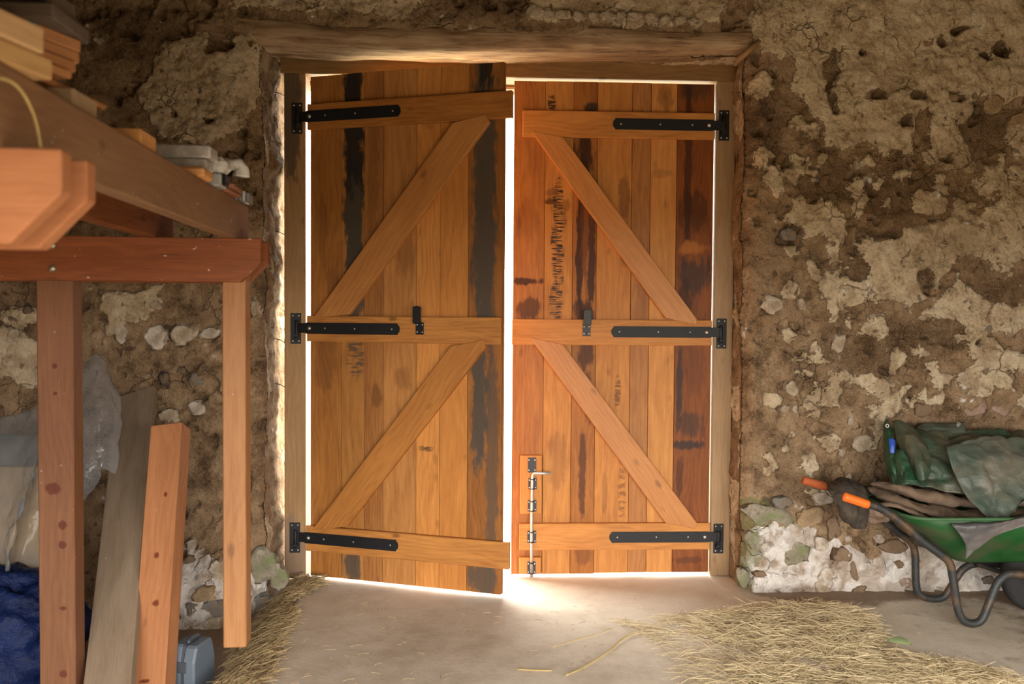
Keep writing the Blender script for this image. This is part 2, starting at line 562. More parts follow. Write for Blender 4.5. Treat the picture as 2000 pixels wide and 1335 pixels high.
BLOBS = [(1492, 160, 25, 25), (1552, 235, 19, 16), (1640, 265, 34, 26), (1492, 300, 11, 20), (1510, 348, 16, 32), (1550, 325, 19, 27),
         (1600, 425, 40, 42), (1628, 452, 26, 32), (1675, 375, 15, 30), (1672, 410, 15, 16), (1930, 350, 22, 26), (1985, 370, 35, 42),
         (1960, 422, 45, 40), (1990, 270, 28, 42), (1812, 397, 28, 22), (1872, 402, 16, 16), (1700, 320, 14, 12), (1760, 340, 12, 10),
         (1705, 637, 22, 20), (1560, 695, 10, 9), (1602, 703, 18, 7), (1650, 735, 24, 14), (1705, 746, 42, 17),
         (1575, 728, 18, 10), (1600, 757, 7, 15), (1592, 806, 13, 10), (1605, 852, 20, 11), (1735, 805, 27, 15),
         (1910, 742, 27, 30), (1825, 715, 9, 20), (1800, 687, 9, 8), (1605, 968, 24, 13), (1540, 870, 8, 7), (1570, 905, 8, 6),
         (30, 620, 40, 20), (60, 700, 50, 40), (230, 640, 16, 14), (270, 590, 22, 14), (500, 600, 9, 16), (1840, 480, 60, 30),
         (1780, 150, 60, 50), (1900, 130, 60, 45), (1580, 250, 16, 18), (1735, 400, 8, 10), (1660, 640, 5, 8), (1780, 760, 10, 7)]
HOLES = [(1628, 150, 13, 62), (1845, 80, 14, 9), (1880, 60, 16, 10), (1690, 105, 9, 8), (1720, 190, 18, 10), (1790, 185, 14, 9), (1860, 190, 16, 10),
         (1770, 240, 12, 9), (1845, 300, 16, 8), (1810, 545, 18, 22), (1910, 665, 10, 8), (1920, 110, 9, 9), (1960, 90, 22, 16), (1530, 310, 14, 12),
         (405, 232, 16, 7), (345, 225, 5, 6), (250, 75, 20, 9), (172, 28, 18, 12), (430, 90, 28, 12), (1730, 455, 16, 6), (1540, 462, 16, 12),
         (1620, 1080, 6, 16), (1740, 1100, 8, 9)]
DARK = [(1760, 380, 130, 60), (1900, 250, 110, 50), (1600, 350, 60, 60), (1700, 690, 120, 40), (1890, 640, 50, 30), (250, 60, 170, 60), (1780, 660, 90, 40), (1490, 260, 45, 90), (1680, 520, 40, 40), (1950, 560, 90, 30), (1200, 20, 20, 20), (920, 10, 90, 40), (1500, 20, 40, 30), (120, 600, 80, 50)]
LIME = [[(1440, 1055), (1500, 1015), (1560, 1020), (1600, 1048), (1650, 1055), (1700, 1085), (1760, 1050), (2100, 1060), (2100, 1172), (1480, 1172), (1452, 1125)],
        [(362, 1065), (440, 1085), (500, 1090), (560, 1080), (570, 1150), (520, 1200), (450, 1240), (372, 1235)]]


def poly_field(PX, PY, poly):
    """signed distance in px, positive inside"""
    n = len(poly)
    d2 = np.full(PX.shape, 1e12); inside = np.zeros(PX.shape, bool)
    for i in range(n):
        x0, y0 = poly[i]; x1, y1 = poly[(i+1) % n]
        ex, ey = x1-x0, y1-y0
        t = np.clip(((PX-x0)*ex+(PY-y0)*ey)/(ex*ex+ey*ey), 0, 1)
        d2 = np.minimum(d2, (PX-x0-t*ex)**2+(PY-y0-t*ey)**2)
        c = ((y0 > PY) != (y1 > PY)) & (PX < (x1-x0)*(PY-y0)/((y1-y0) if y1 != y0 else 1e-9)+x0)
        inside ^= c
    return np.where(inside, 1, -1)*np.sqrt(d2)


def blob_field(PX, PY, b):
    cx, cy, rx, ry = b
    return (1-np.sqrt(((PX-cx)/rx)**2+((PY-cy)/ry)**2))*min(rx, ry)


def slab_edge(y):
    """x of the concrete's left edge"""
    return -.835-.045*(y+1.42)/1.32


def foot(X, Z):
    """battered rubble foot left of the doors, metres toward the room"""
    return .21*sstep(.46, -.05, Z)*sstep(-1.06, -1.28, X)


def floor_z(x, y):
    """the earth beside the slab lies lower"""
    return float(-.085*sstep(0, .3, slab_edge(y)-x))


def wall_fields(X, Z):
    """masks and relief of the wall surface at wall-face coordinates"""
    PX, PY = project(X, np.full_like(X, WY), Z)
    wx = PX+16*fbm(X*7, Z*7, 11, 4)+9*fbm(X*22, Z*22, 12, 3)
    wy = PY+16*fbm(X*7, Z*7, 21, 4)+9*fbm(X*22, Z*22, 22, 3)
    P = np.full(X.shape, -40.0)
    for p in PLASTER: P = np.maximum(P, poly_field(wx, wy, p))
    for b in BLOBS: P = np.maximum(P, blob_field(wx, wy, b))
    # scattered crumbs of plaster between the big pieces, on the right
    crumbs = (fbm(X*9, Z*9, 31, 4)-.30)*60
    P = np.maximum(P, np.where((PX > 1490) & (PY > 300) & (PY < 960), crumbs, -40))
    H = np.full(X.shape, -40.0)
    for b in HOLES: H = np.maximum(H, blob_field(wx, wy, b))
    pl = sstep(-9, 9, P)*sstep(4, -4, H)
    Lm = np.full(X.shape, -60.0)
    for p in LIME: Lm = np.maximum(Lm, poly_field(wx, wy, p))
    lime = sstep(-8, 10, Lm)
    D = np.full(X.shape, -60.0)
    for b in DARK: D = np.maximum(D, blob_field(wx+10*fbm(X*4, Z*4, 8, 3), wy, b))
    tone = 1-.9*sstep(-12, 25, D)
    moss = sstep(-14, 10, np.maximum(np.maximum(blob_field(wx, wy, (1455, 1105, 16, 45)), blob_field(wx, wy, (1475, 1000, 40, 25))), np.maximum(blob_field(wx, wy, (1460, 1060, 25, 60))*.6, blob_field(wx, wy, (520, 1100, 28, 30)))))
    hole = sstep(-3, 6, H)
    # relief, metres toward the room
    rel = .022*fbm(X*1.7, Z*1.7, 41, 3)+.024*fbm(X*6, Z*6, 42, 4)+.015*fbm(X*22, Z*22, 43, 3)
    rel += sstep(.3, .7, pl)*(.016+.004*fbm(X*14, Z*14, 44, 3))+lime*.02-hole*.07
    rel += foot(X, Z)
    pits = sstep(.34, .55, fbm(X*13, Z*13, 45, 3))*(1-pl)
    rel -= pits*.045
    return rel, pl, lime, moss, tone


def build_wall_back():
    step = .0085
    xs = np.concatenate([np.arange(XL, OXL, step), np.arange(OXL, OXR, step), np.arange(OXR, 3.6, step), np.arange(3.6, XR+.05, .1)])
    xs[np.argmin(abs(xs-OXL))] = OXL; iR = np.argmin(abs(xs-OXR)); xs[iR] = OXR
    zs = np.concatenate([np.arange(-.16, OZT, step), np.arange(OZT, 3.2, step), np.arange(3.2, ZC+.1, .08)])
    kT = np.argmin(abs(zs-OZT)); zs[kT] = OZT
    iL = int(np.argmin(abs(xs-OXL)))
    nx, nz = len(xs), len(zs)
    X, Z = np.meshgrid(xs, zs, indexing='ij')
    rel, pl, lime, moss, tone = wall_fields(X, Z)

    def texn(u, v):
        n = lambda f, sd, o: fbm(u*f, v*f, sd, o, .6)*.5+.5
        one = np.ones(u.shape)
        return (np.stack([n(14, 81, 5), n(3.2, 82, 4), n(5.5, 83, 5), one], -1).reshape(-1, 4),
                np.stack([n(8, 84, 5), n(4, 85, 3), n(33, 86, 2), one], -1).reshape(-1, 4))
    t1, t2 = texn(X, Z)
    T1 = [t1]; T2 = [t2]
    # rounded arris round the opening
    dl = np.where(Z < OZT, np.where(X < OXL+1e-6, OXL-X, np.where(X > OXR-1e-6, X-OXR, 0)), np.hypot(np.maximum(np.maximum(OXL-X, X-OXR), 0), Z-OZT))
    rr = .085+.03*fbm(Z*3, X*3, 51, 3)
    q = np.clip(1-dl/rr, 0, 1)
    back = rr*(1-np.sqrt(np.clip(1-q*q, 0, 1)))
    Yv = WY-rel+back
    # irregular edge of the opening
    near = sstep(.12, 0, dl)
    wob = (.022*fbm(Z*3.1, X*0+3, 52, 3)+.012*fbm(Z*14, X*0+1, 53, 3))*near
    low = sstep(.45, .1, Z)*near
    Xv = X+np.where(X < 0, wob-.01*near+.012*low, wob*.6+.016*near-.0*low)
    V = np.stack([Xv, Yv, Z], -1).reshape(-1, 3)
    idx = np.arange(nx*nz).reshape(nx, nz)
    q_ = np.stack([idx[:-1, :-1], idx[1:, :-1], idx[1:, 1:], idx[:-1, 1:]], -1)
    keep = np.ones((nx-1, nz-1), bool); keep[iL:iR, :kT] = False
    Fq = [q_[keep]]
    masks = [np.stack([pl, lime, moss, np.ones_like(pl)], -1).reshape(-1, 4)]
    tones = [tone.reshape(-1)]
    Vs = [V]; base = len(V)
    # reveals: run the edge back through the wall
    chain = [idx[iL, k] for k in range(kT+1)]+[idx[i, kT] for i in range(iL+1, iR+1)]+[idx[iR, k] for k in range(kT-1, -1, -1)]
    E = V[chain]
    nrm = np.zeros_like(E)
    nrm[:kT+1, 0] = 1; nrm[kT+1:kT+1+iR-iL-1, 2] = -1; nrm[kT+iR-iL:, 0] = -1
    depth = 34
    prev = np.array(chain)
    s = np.arange(len(chain))*step
    for k in range(1, depth+1):
        t = k/depth
        y = E[:, 1]*(1-t)+.42*t
        n_ = .016*fbm(s*5, y*5+s*0, 61, 4)+.010*fbm(s*24, y*24, 62, 3)
        n_ = n_*min(1, k/4)
        n_ = n_+np.where(np.arange(len(chain)) <= kT, .024*sstep(1.0, 1.9, E[:, 2])*min(1, k/14), 0)+np.where(np.arange(len(chain)) <= kT, .016*sstep(.75, .3, E[:, 2])*min(1, k/14), 0)
        P = E.copy(); P[:, 1] = y
        P += nrm*n_[:, None]
        ids = base+np.arange(len(chain)); base += len(chain)
        Vs.append(P)
        mk = np.zeros((len(chain), 4)); mk[:, 3] = 1
        mk[:, 0] = sstep(.15, .35, fbm(s*4, y*4, 63, 3))*.9
        masks.append(mk); tones.append(np.ones(len(chain)))
        t1, t2 = texn(s, y+9); T1.append(t1); T2.append(t2)
        Fq.append(np.stack([prev[:-1], prev[1:], ids[1:], ids[:-1]], -1))
        prev = ids
    V = np.concatenate(Vs); Fq = np.concatenate(Fq)
    me = npmesh('wall_back', V, Fq)
    a = me.color_attributes.new('mask', 'FLOAT_COLOR', 'POINT')
    a.data.foreach_set('color', np.concatenate(masks).astype(np.float32).ravel())
    for nm, T in (('n1', T1), ('n2', T2)):
        a = me.color_attributes.new(nm, 'FLOAT_COLOR', 'POINT')
        a.data.foreach_set('color', np.concatenate(T).astype(np.float32).ravel())
    b = me.attributes.new('tone', 'FLOAT', 'POINT')
    b.data.foreach_set('value', np.concatenate(tones).astype(np.float32))
    o = link('wall_back', me, M['wall'])
    return tag(o, 'rough cob and rubble wall with flaking plaster around the doors', 'wall', kind='structure')


wall_back = build_wall_back()
# outer lintel inside the wall thickness, seen through the gap between the leaves
tag(box('trim_1', OXL-.3, OXR+.3, .30, .46, 2.72, 2.95, M['frame_x'], None, .01), 'timber lintel on the outer face of the wall', 'lintel', kind='structure')


def slab(name, x0, x1, y0, y1, z0, z1, mat, label, cat):
    return tag(box(name, x0, x1, y0, y1, z0, z1, mat, None, 0), label, cat, kind='structure')


M['sidewall'] = plain('side_wall_cob', (.20, .14, .085), .95, .1, 0, .4, 5, .8)
slab('wall_left', XL-.3, XL, YN-.3, .4, -.06, ZC, M['sidewall'], 'rough cob wall on the left side of the barn', 'wall')
slab('wall_right', XR, XR+.3, YN-.3, .4, -.06, ZC, M['sidewall'], 'rough cob wall on the right side of the barn', 'wall')
slab('ceiling', XL-.3, XR+.3, YN-.3, .45, ZC, ZC+.1, M['roofboards'], 'dark boarded loft ceiling', 'ceiling')


def front_wall():
    bm = bmesh.new()
    for (x0, x1, z0, z1) in ((XL, BO[0], 0, ZC), (BO[1], XR, 0, ZC), (BO[0], BO[1], BO[2], ZC)):
        m = box_mesh('t', x0, x1, YN-.4, YN, z0, z1, 0)
        bm.from_mesh(m); bpy.data.meshes.remove(m)
    me = bpy.data.meshes.new('wall_front'); bm.to_mesh(me); bm.free()
    return tag(link('wall_front', me, M['sidewall']), 'barn wall behind the viewer with a wide open cart entrance', 'wall', kind='structure')


front_wall()


def build_floor():
    xs = np.concatenate([np.arange(XL, -1.6, .12), np.arange(-1.6, 3.2, .03), np.arange(3.2, XR+.1, .12)])
    ys = np.concatenate([np.arange(YN-.4, -2.2, .2), np.arange(-2.2, .55, .03)])
    X, Y = np.meshgrid(xs, ys, indexing='ij')
    edge = -.835-.045*(Y+1.42)/1.32
    Z = .004*fbm(X*1.5, Y*1.5, 71, 3)+.0015*fbm(X*12, Y*12, 72, 3)-.004
    left = sstep(.015, -.03, X-edge+.01*fbm(Y*7, Y*0, 73, 3))
    Z = Z-left*.012-.085*sstep(0, .3, edge-X)
    dirt = sstep(.5, -.1, -Y-.45+.3*fbm(X*1.3, Y*2, 74, 3))*sstep(1.2, 1.7, X)
    dirt = np.maximum(dirt, .55*sstep(1.9, 2.5, X+.3*fbm(X*2, Y*2, 75, 3)))
    dirt = np.maximum(dirt, left*1.6)
    idx = np.arange(X.size).reshape(X.shape)
    F = np.stack([idx[:-1, :-1], idx[1:, :-1], idx[1:, 1:], idx[:-1, 1:]], -1).reshape(-1, 4)
    me = npmesh('floor', np.stack([X, Y, Z], -1).reshape(-1, 3), F)
    a = me.attributes.new('dirt', 'FLOAT', 'POINT'); a.data.foreach_set('value', dirt.ravel().astype(np.float32))
    return tag(link('floor', me, M['concrete']), 'dusty pale concrete barn floor with an earth strip at the left', 'floor', kind='structure')


build_floor()
# yard and meadow outside
me_ = mesh('ground', [(-30, .5, -.05), (30, .5, -.05), (30, 40, -.05), (-30, 40, -.05)], [(0, 1, 2, 3)])
tag(link('ground', me_, M['ground']), 'pale gravel yard outside the doors', 'ground', kind='structure')
me_ = mesh('yard', [(-30, -45, -.05), (30, -45, -.05), (30, YN-.35, -.05), (-30, YN-.35, -.05)], [(0, 1, 2, 3)])
tag(link('yard', me_, M['grass_ground']), 'dry meadow outside the cart entrance behind the viewer', 'ground', kind='structure')



# ------------------------------------------------------------------ stones set in the wall (pieces of the wall)
STONE_COL = {'pale': (.50, .41, .30), 'white': (.58, .50, .41), 'grey': (.20, .185, .16), 'brown': (.21, .135, .085), 'tan': (.40, .27, .15), 'dark': (.05, .04, .035), 'mossy': (.27, .26, .17), 'pink': (.40, .27, .21)}
for k, c in STONE_COL.items():
    M['stone_'+k] = plain(k+'_stone', c, .95, .1, 0, .5, 34, 1.0, dirt=(.26, .175, .10) if k in ('pale', 'white') else (.22, .15, .09), dirt_amt=.75)
_t = NT('mossy_stone')
_c = _t.coord(); _n = _t.noise(_c, 30, 5, .65)
_col = _t.ramp(_n, [(.3, (.14, .115, .075)), (.55, (.30, .25, .18)), (.75, (.45, .40, .31))])
_g = _t.ss(_t.math('ADD', _t.noise(_c, 9, 4), _t.math('MULTIPLY', _t.math('SUBTRACT', _n, .5), .8)), .5, .68)
_col = _t.mix(_t.math('MULTIPLY', _g, .7), _col, (.12, .15, .045)); _t.bump(_n, 1.0, .012)
M['stone_mossy'] = _t.done(_col, .95, .1)


def inside(poly, x, y):
    c = False
    for i in range(len(poly)):
        x0, y0 = poly[i]; x1, y1 = poly[i-1]
        if (y0 > y) != (y1 > y) and x < (x1-x0)*(y-y0)/(y1-y0)+x0: c = not c
    return c


def stone(px, py, rx, ry, kind, proud=.02, seed=0, parent=wall_back, depth=None):
    d = (5+WY) if depth is None else depth
    c = at(px, py, d)
    for _ in range(3):
        d = 5+WY-float(foot(np.float64(c.x), np.float64(c.z))); c = at(px, py, d)
    if any(inside(p_, px, py) for p_ in LIME): proud += .018
    sc = d/FPX
    bm = bmesh.new()
    bmesh.ops.create_icosphere(bm, subdivisions=3, radius=1)
    rn = random.Random(seed+int(px*7+py))
    off = Vector((rn.uniform(0, 50), rn.uniform(0, 50), rn.uniform(0, 50)))
    # angular lump: push the ball toward a few random planes
    pl = [(Vector((math.cos(a), rn.uniform(-.2, .2), math.sin(a))).normalized(), rn.uniform(.55, .95)) for a in [i*math.pi/3.5+rn.uniform(-.3, .3) for i in range(7)]]
    for v in bm.verts:
        p = v.co.copy()
        for n_, k in pl:
            e = p.dot(n_)-k
            if e > 0: p -= n_*e*.85
        p *= 1+.3*mnoise.noise(p*1.5+off)+.2*mnoise.noise(p*3.3+off)+.12*mnoise.noise(p*7+off)
        p *= 1.12
        yy = p.y
        if yy < 0: yy = -(1-(1+max(yy, -1))**2)**.5*.9+.22*mnoise.noise(p*2.3+off)+.16*mnoise.noise(p*5+off) if yy > -1 else -.9
        v.co = Vector((p.x*rx*sc, yy*(proud+.02), p.z*ry*sc))
    me = bpy.data.meshes.new('stone'); bm.to_mesh(me); bm.free()
    me.polygons.foreach_set('use_smooth', [True]*len(me.polygons))
    o = link('stone', me, M['stone_'+kind], parent, c+Vector((0, .012, 0)), (0, rn.uniform(-.25, .25), 0))
    return o


STONES = [  # left wall lumps
    (305, 662, 22, 25, 'white'), (358, 652, 28, 26, 'pale'), (412, 650, 20, 13, 'white'), (385, 797, 19, 17, 'white'), (322, 739, 12, 17, 'dark'),
    (357, 723, 9, 8, 'dark'), (384, 741, 16, 13, 'grey'), (330, 812, 22, 17, 'pale'), (305, 597, 11, 9, 'pale'), (238, 652, 13, 20, 'white'),
    (243, 800, 10, 8, 'pale'), (55, 605, 10, 9, 'dark'), (30, 655, 15, 18, 'pale'), (498, 603, 8, 15, 'pale'),
    # rubble foot, left
    (400, 1160, 26, 15, 'tan'), (375, 1062, 10, 12, 'white'), (372, 1090, 12, 8, 'brown'), (420, 1185, 34, 18, 'grey'), (376, 1183, 12, 12, 'grey'),
    (410, 1222, 36, 20, 'pale'), (430, 1112, 16, 22, 'pale'), (515, 1100, 34, 36, 'mossy'), (545, 1125, 17, 28, 'mossy'), (512, 1175, 28, 24, 'grey'),
    (365, 1205, 14, 20, 'brown'), (375, 1228, 10, 11, 'brown'), (420, 1110, 10, 8, 'white'), (470, 1150, 22, 26, 'white'),
    # right wall
    (1510, 595, 24, 17, 'pale'), (1565, 596, 8, 14, 'pale'), (1638, 670, 15, 20, 'pale'), (1545, 756, 14, 17, 'pale'), (1530, 800, 10, 9, 'pale'),
    (1551, 800, 8, 8, 'white'), (1685, 866, 24, 19, 'pale'), (1660, 822, 8, 10, 'white'), (1895, 796, 30, 20, 'pink'), (1960, 796, 22, 17, 'pink'),
    (1642, 882, 8, 9, 'pale'), (1540, 458, 17, 13, 'grey'), (1730, 520, 10, 8, 'pale'), (1800, 620, 8, 7, 'pale'), (1930, 640, 11, 9, 'grey'),
    (1655, 752, 10, 9, 'brown'), (1725, 683, 8, 6, 'pale'), (1920, 715, 20, 14, 'grey'), (1880, 738, 16, 15, 'pale'), (1805, 690, 9, 7, 'pale'), (1800, 800, 24, 14, 'brown'),
    (1750, 180, 18, 14, 'tan'), (1850, 195, 22, 12, 'tan'), (1480, 34, 26, 14, 'pale'), (1535, 62, 22, 20, 'tan'), (1595, 70, 22, 15, 'tan'), (1690, 190, 12, 14, 'tan'),
    (1940, 205, 24, 18, 'tan'), (1985, 235, 22, 16, 'tan'), (1905, 215, 10, 10, 'dark'), (1810, 85, 12, 8, 'tan'), (1660, 225, 22, 14, 'tan'),
    # rubble foot, right
    (1495, 1008, 56, 23, 'mossy'), (1580, 1010, 26, 25, 'tan'), (1625, 1030, 16, 25, 'brown'), (1530, 980, 22, 14, 'grey'), (1555, 1078, 28, 26, 'mossy'),
    (1642, 1082, 22, 19, 'brown'), (1600, 1058, 14, 16, 'white'), (1550, 1035, 22, 14, 'white'), (1464, 1050, 16, 22, 'mossy'), (1482, 1118, 13, 9, 'brown'),
    (1610, 1125, 18, 20, 'white'), (1600, 1145, 16, 14, 'pale'), (1664, 1113, 9, 19, 'brown'), (1675, 1150, 19, 9, 'brown'), (1753, 1100, 8, 10, 'brown'),
    (1740, 1065, 28, 12, 'brown'), (1765, 1135, 14, 13, 'pink'), (1655, 1050, 9, 7, 'white'), (1715, 1050, 12, 9, 'white'), (1510, 1155, 8, 9, 'white'), (1605, 972, 24, 14, 'white'),
    (1925, 1130, 14, 9, 'grey'), (1450, 1130, 12, 24, 'mossy'),
    # mortar lumps along the log
    (1045, 28, 18, 17, 'pale'), (1072, 32, 14, 12, 'pale'), (1098, 34, 17, 11, 'pale'), (1130, 36, 16, 11, 'pale'), (1157, 36, 12, 10, 'pale'), (1185, 36, 16, 12, 'pale'),
    (1208, 36, 11, 10, 'pale'), (1238, 36, 17, 11, 'pale'), (1270, 38, 15, 10, 'pale'), (1298, 42, 13, 9, 'pale'), (1325, 44, 14, 9, 'pale'), (1352, 46, 12, 8, 'pale'), (475, 58, 26, 13, 'tan')]
for i, (px, py, rx, ry, k) in enumerate(STONES):
    stone(px, py, rx, ry, k, .006 if k in ('dark',) else (.045 if 20 < py < 62 and 1030 < px < 1370 else .012), i)


# ------------------------------------------------------------------ old log lintel over the doors
def log_material():
    t = NT('old_weathered_log')
    c = t.coord(); X, Y, Z = t.sep(c)
    f = t.noise(t.xyz(t.math('MULTIPLY', X, 3.5), t.math('MULTIPLY', Y, 40), t.math('MULTIPLY', Z, 40)), 1, 5, .65, .6)
    m = t.noise(t.xyz(t.math('MULTIPLY', X, 2.2), t.math('MULTIPLY', Y, 7), t.math('MULTIPLY', Z, 7)), 1, 4, .6)
    col = t.ramp(t.math('ADD', t.math('MULTIPLY', f, .5), t.math('MULTIPLY', m, .55)), [(.38, (.12, .066, .036)), (.52, (.33, .21, .12)), (.68, (.52, .39, .25))])
    k = t.ss(t.noise(t.xyz(t.math('MULTIPLY', X, 2.6), t.math('MULTIPLY', Y, 9), t.math('MULTIPLY', Z, 15)), 1, 4, .7), .58, .66)
    col = t.mix(t.math('MULTIPLY', k, .6), col, (.09, .045, .025))
    t.bump(f, .9, .012)
    return t.done(col, .85, .15)


def build_log():
    pts = []; rad = []
    N = 90
    top = [(385, 34), (460, 22), (620, 40), (780, 48), (960, 42), (1100, 47), (1300, 54), (1465, 54)]
    bot = [(385, 88), (460, 92), (620, 100), (780, 106), (960, 108), (1100, 106), (1300, 106), (1465, 106)]
    for i in range(N):
        px = 385+(1465-385)*i/(N-1)
        a = np.interp(px, [p[0] for p in top], [p[1] for p in top]); b = np.interp(px, [p[0] for p in bot], [p[1] for p in bot])
        p = at(px, (a+b)/2, 4.74)
        p.y = -.15
        pts.append(p); rad.append((b-a)/2*4.74/FPX)
    V = []; F = []; S = 36
    c0 = pts[len(pts)//2].copy()
    for i, p in enumerate(pts):
        for k in range(S):
            an = 2*math.pi*k/S
            cy, cz = math.cos(an), math.sin(an)
            sq = 1/max(abs(cy), abs(cz))**.55
            q = Vector((p.x, p.y+cy*.165*sq*.9, p.z+cz*rad[i]*sq*.86))
            n1 = mnoise.noise(Vector((q.x*2.2, q.y*6, q.z*6)))*.014+mnoise.noise(Vector((q.x*7, q.y*22, q.z*22)))*.006
            q += Vector((0, cy, cz))*n1
            V.append(q-c0)
    for i in range(N-1):
        for k in range(S):
            F.append((i*S+k, i*S+(k+1) % S, (i+1)*S+(k+1) % S, (i+1)*S+k))
    F.append(tuple(range(S))); F.append(tuple((N-1)*S+k for k in range(S)))
    me = mesh('lintel_log', V, F, True)
    bm = bmesh.new(); bm.from_mesh(me); bmesh.ops.recalc_face_normals(bm, faces=bm.faces); bm.to_mesh(me); bm.free()
    return tag(link('lintel_log', me, log_material(), None, c0), 'old crooked weathered log laid across the wall above the doors', 'beam')


build_log()
# short root-like stick at the right end of the log
stk = [at(1436, 126, 4.80), at(1446, 114, 4.72), at(1460, 101, 4.67), at(1476, 86, 4.68), at(1486, 78, 4.74)]
tag(link('stick', tube_mesh('stick', smooth_path(stk, 5), .014, 8, nz=.5), M['frame']), 'short brown stick wedged under the right end of the log', 'stick')

# ------------------------------------------------------------------ door frame
LX0, RX1 = -.870, 1.3186       # hinge lines
frame = empty('door_frame', ((LX0+RX1)/2, .06, 0))
FX = frame.location.x; FY = frame.location.y


def fbox(name, x0, x1, y0, y1, z0, z1, mat, bev=.004):
    return box(name, x0-FX, x1-FX, y0-FY, y1-FY, z0, z1, mat, frame, bev)


PL0 = at(556, 640, 5).x; PL1 = at(597.5, 640, 5).x
PR0 = RX1+.008; PR1 = at(1430, 640, 5).x
HZ0 = at(1000, 152, 5).z; HZ1 = at(1000, 109, 5).z
M['post_l'] = wood('left_post_oak', (.37, .215, .09), (.22, .115, .045), 'Z', rough=.6, knots=.4, stains=[(-.02, 2.5, .055, .4, .75, (.045, .035, .028), 0), (0, .1, .1, .22, .6, (.17, .12, .09), 0)])
M['post_r'] = wood('right_post_oak', (.37, .235, .12), (.24, .135, .06), 'Z', rough=.6, knots=.3)
fbox('post', PL0, PL1, -.012, .13, 0, HZ0, M['post_l'])
fbox('post', PR0, PR1, -.012, .13, 0, HZ0, M['post_r'])
fbox('head', PL0-.02, PR1+.005, -.014, .15, HZ0, HZ1, M['frame_x'])
tag(frame, 'plain oak door frame of two posts and a head under the log', 'door frame', kind='structure')

ME_SCREW = lathe_mesh('screw', [(.0046, 0), (.0046, -.0008), (.0036, -.002), (.001, -.0027)], 10)
ME_BOLT = lathe_mesh('bolt', [(.0115, 0), (.0112, -.002), (.0085, -.006), (.0045, -.0085), (.001, -.009)], 14)


def screw(parent, x, y, z, me=None):
    return link('carriage_bolt' if me is ME_BOLT else 'screw', me or ME_SCREW, M['steel'], parent, (x, y, z))


def hinge_plate(px, py, side):
    """pintle plate on the post; side = +1 when the leaf lies to the right"""
    c = at(px, py, 5-.012)
    o = link('hinge_plate', prism_mesh('hinge_plate', [(-.028, -.082), (.028, -.082), (.028, .082), (-.028, .082)], -.004, 0, .0012), M['black'], frame, (c.x-FX, -.012-FY, c.z))
    for sx in (-.016, .016):
        for sz in (-.068, .068):
            screw(o, sx, -.004, sz)
    pin = link('pin', lathe_mesh('pin', [(.008, -.055), (.009, -.053), (.009, .04), (.007, .044)], 12, 'Z'), M['black'], o, (side*.006, -.018, 0))
    link('pin_bracket', prism_mesh('pin_bracket', [(side*.006-.013, -.045), (side*.006+.013, -.045), (side*.006+.013, -.03), (side*.006-.013, -.03)], -.028, -.004, .002), M['black'], o)
    return c


LP = [hinge_plate(580, 231, 1), hinge_plate(578, 641, 1), hinge_plate(576, 1049, 1)]
RP = [hinge_plate(1414, 245, -1), hinge_plate(1409, 651, -1), hinge_plate(1403, 1051, -1)]
# little dark wire ties between the wall and the left post
for py in (184, 455, 665, 752):
    a = at(557, py+4, 4.99); b = at(538, py-4, 4.93)
    a -= Vector((FX, FY, 0)); b -= Vector((FX, FY, 0))
    link('wire_tie', tube_mesh('wire_tie', [a, (a+b)/2+Vector((0, 0, .004)), b], .0022, 6), M['black'], frame)

# ------------------------------------------------------------------ the two door leaves
TH = .028       # plank thickness
LT = .028       # ledge thickness


class Leaf:
    def __init__(s, name, ox, ang, side):
        s.o = empty(name, (ox, 0, 0), ang)
        s.side = side
        s.M = Matrix.Translation((ox, 0, 0)) @ Matrix.Rotation(ang, 4, 'Z')
        s.Mi = s.M.inverted()
        s.n = (s.M.to_3x3() @ Vector((0, -1, 0))).normalized()

    def pt(s, px, py, off=0.0):
        p = onplane(px, py, s.M.translation + s.n*off, s.n)
        q = s.Mi @ p
        return q.x, q.z


OAK = (.58, .25, .062); OAKD = (.27, .094, .021)


def shade(c, k, r=1.0, g=1.0, b=1.0):
    return (c[0]*k*r, c[1]*k*g, c[2]*k*b)


BLK = (.022, .018, .016); GRY = (.075, .058, .043); DKB = (.045, .013, .005); RED = (.12, .033, .008); BRN = (.15, .058, .018)


def build_leaf(leaf, edges, ymid, z0, z1, tones, stains, hang):
    us = [leaf.pt(e, ymid)[0] for e in edges]
    for i in range(len(edges)-1):
        a, b = sorted((us[i], us[i+1]))
        cx = (a+b)/2
        pc = (edges[i]+edges[i+1])/2
        sc = abs(edges[i+1]-edges[i])/(b-a)
        pb = leaf_bottom_px(leaf, cx, z0)
        st = []
        for (px, py, rx, ry, stg, col, dash) in stains.get(i, ()):
            st.append(((px-pc)/sc, (pb-py)/(sc*1.0), rx/sc, ry/sc, stg, col, dash))
        k, rr, gg, bb, dk = tones[i]
        mat = wood('oak_plank', shade(OAK, k, rr, gg, bb), shade(OAKD, k*dk, rr, gg, bb), 'Z', stains=st, rough=.5, ring=[5, 3.2, 6.5, 4][i % 4], knots=.3, spec=.2)
        dz = hang[i] if hang else 0
        zt_ = z1+random.Random(i+len(edges)).uniform(-.003, .003)
        link('plank', plank_mesh(a-cx, b-cx, zt_-z0-dz), mat, leaf.o, (cx, 0, z0+dz))
    return us


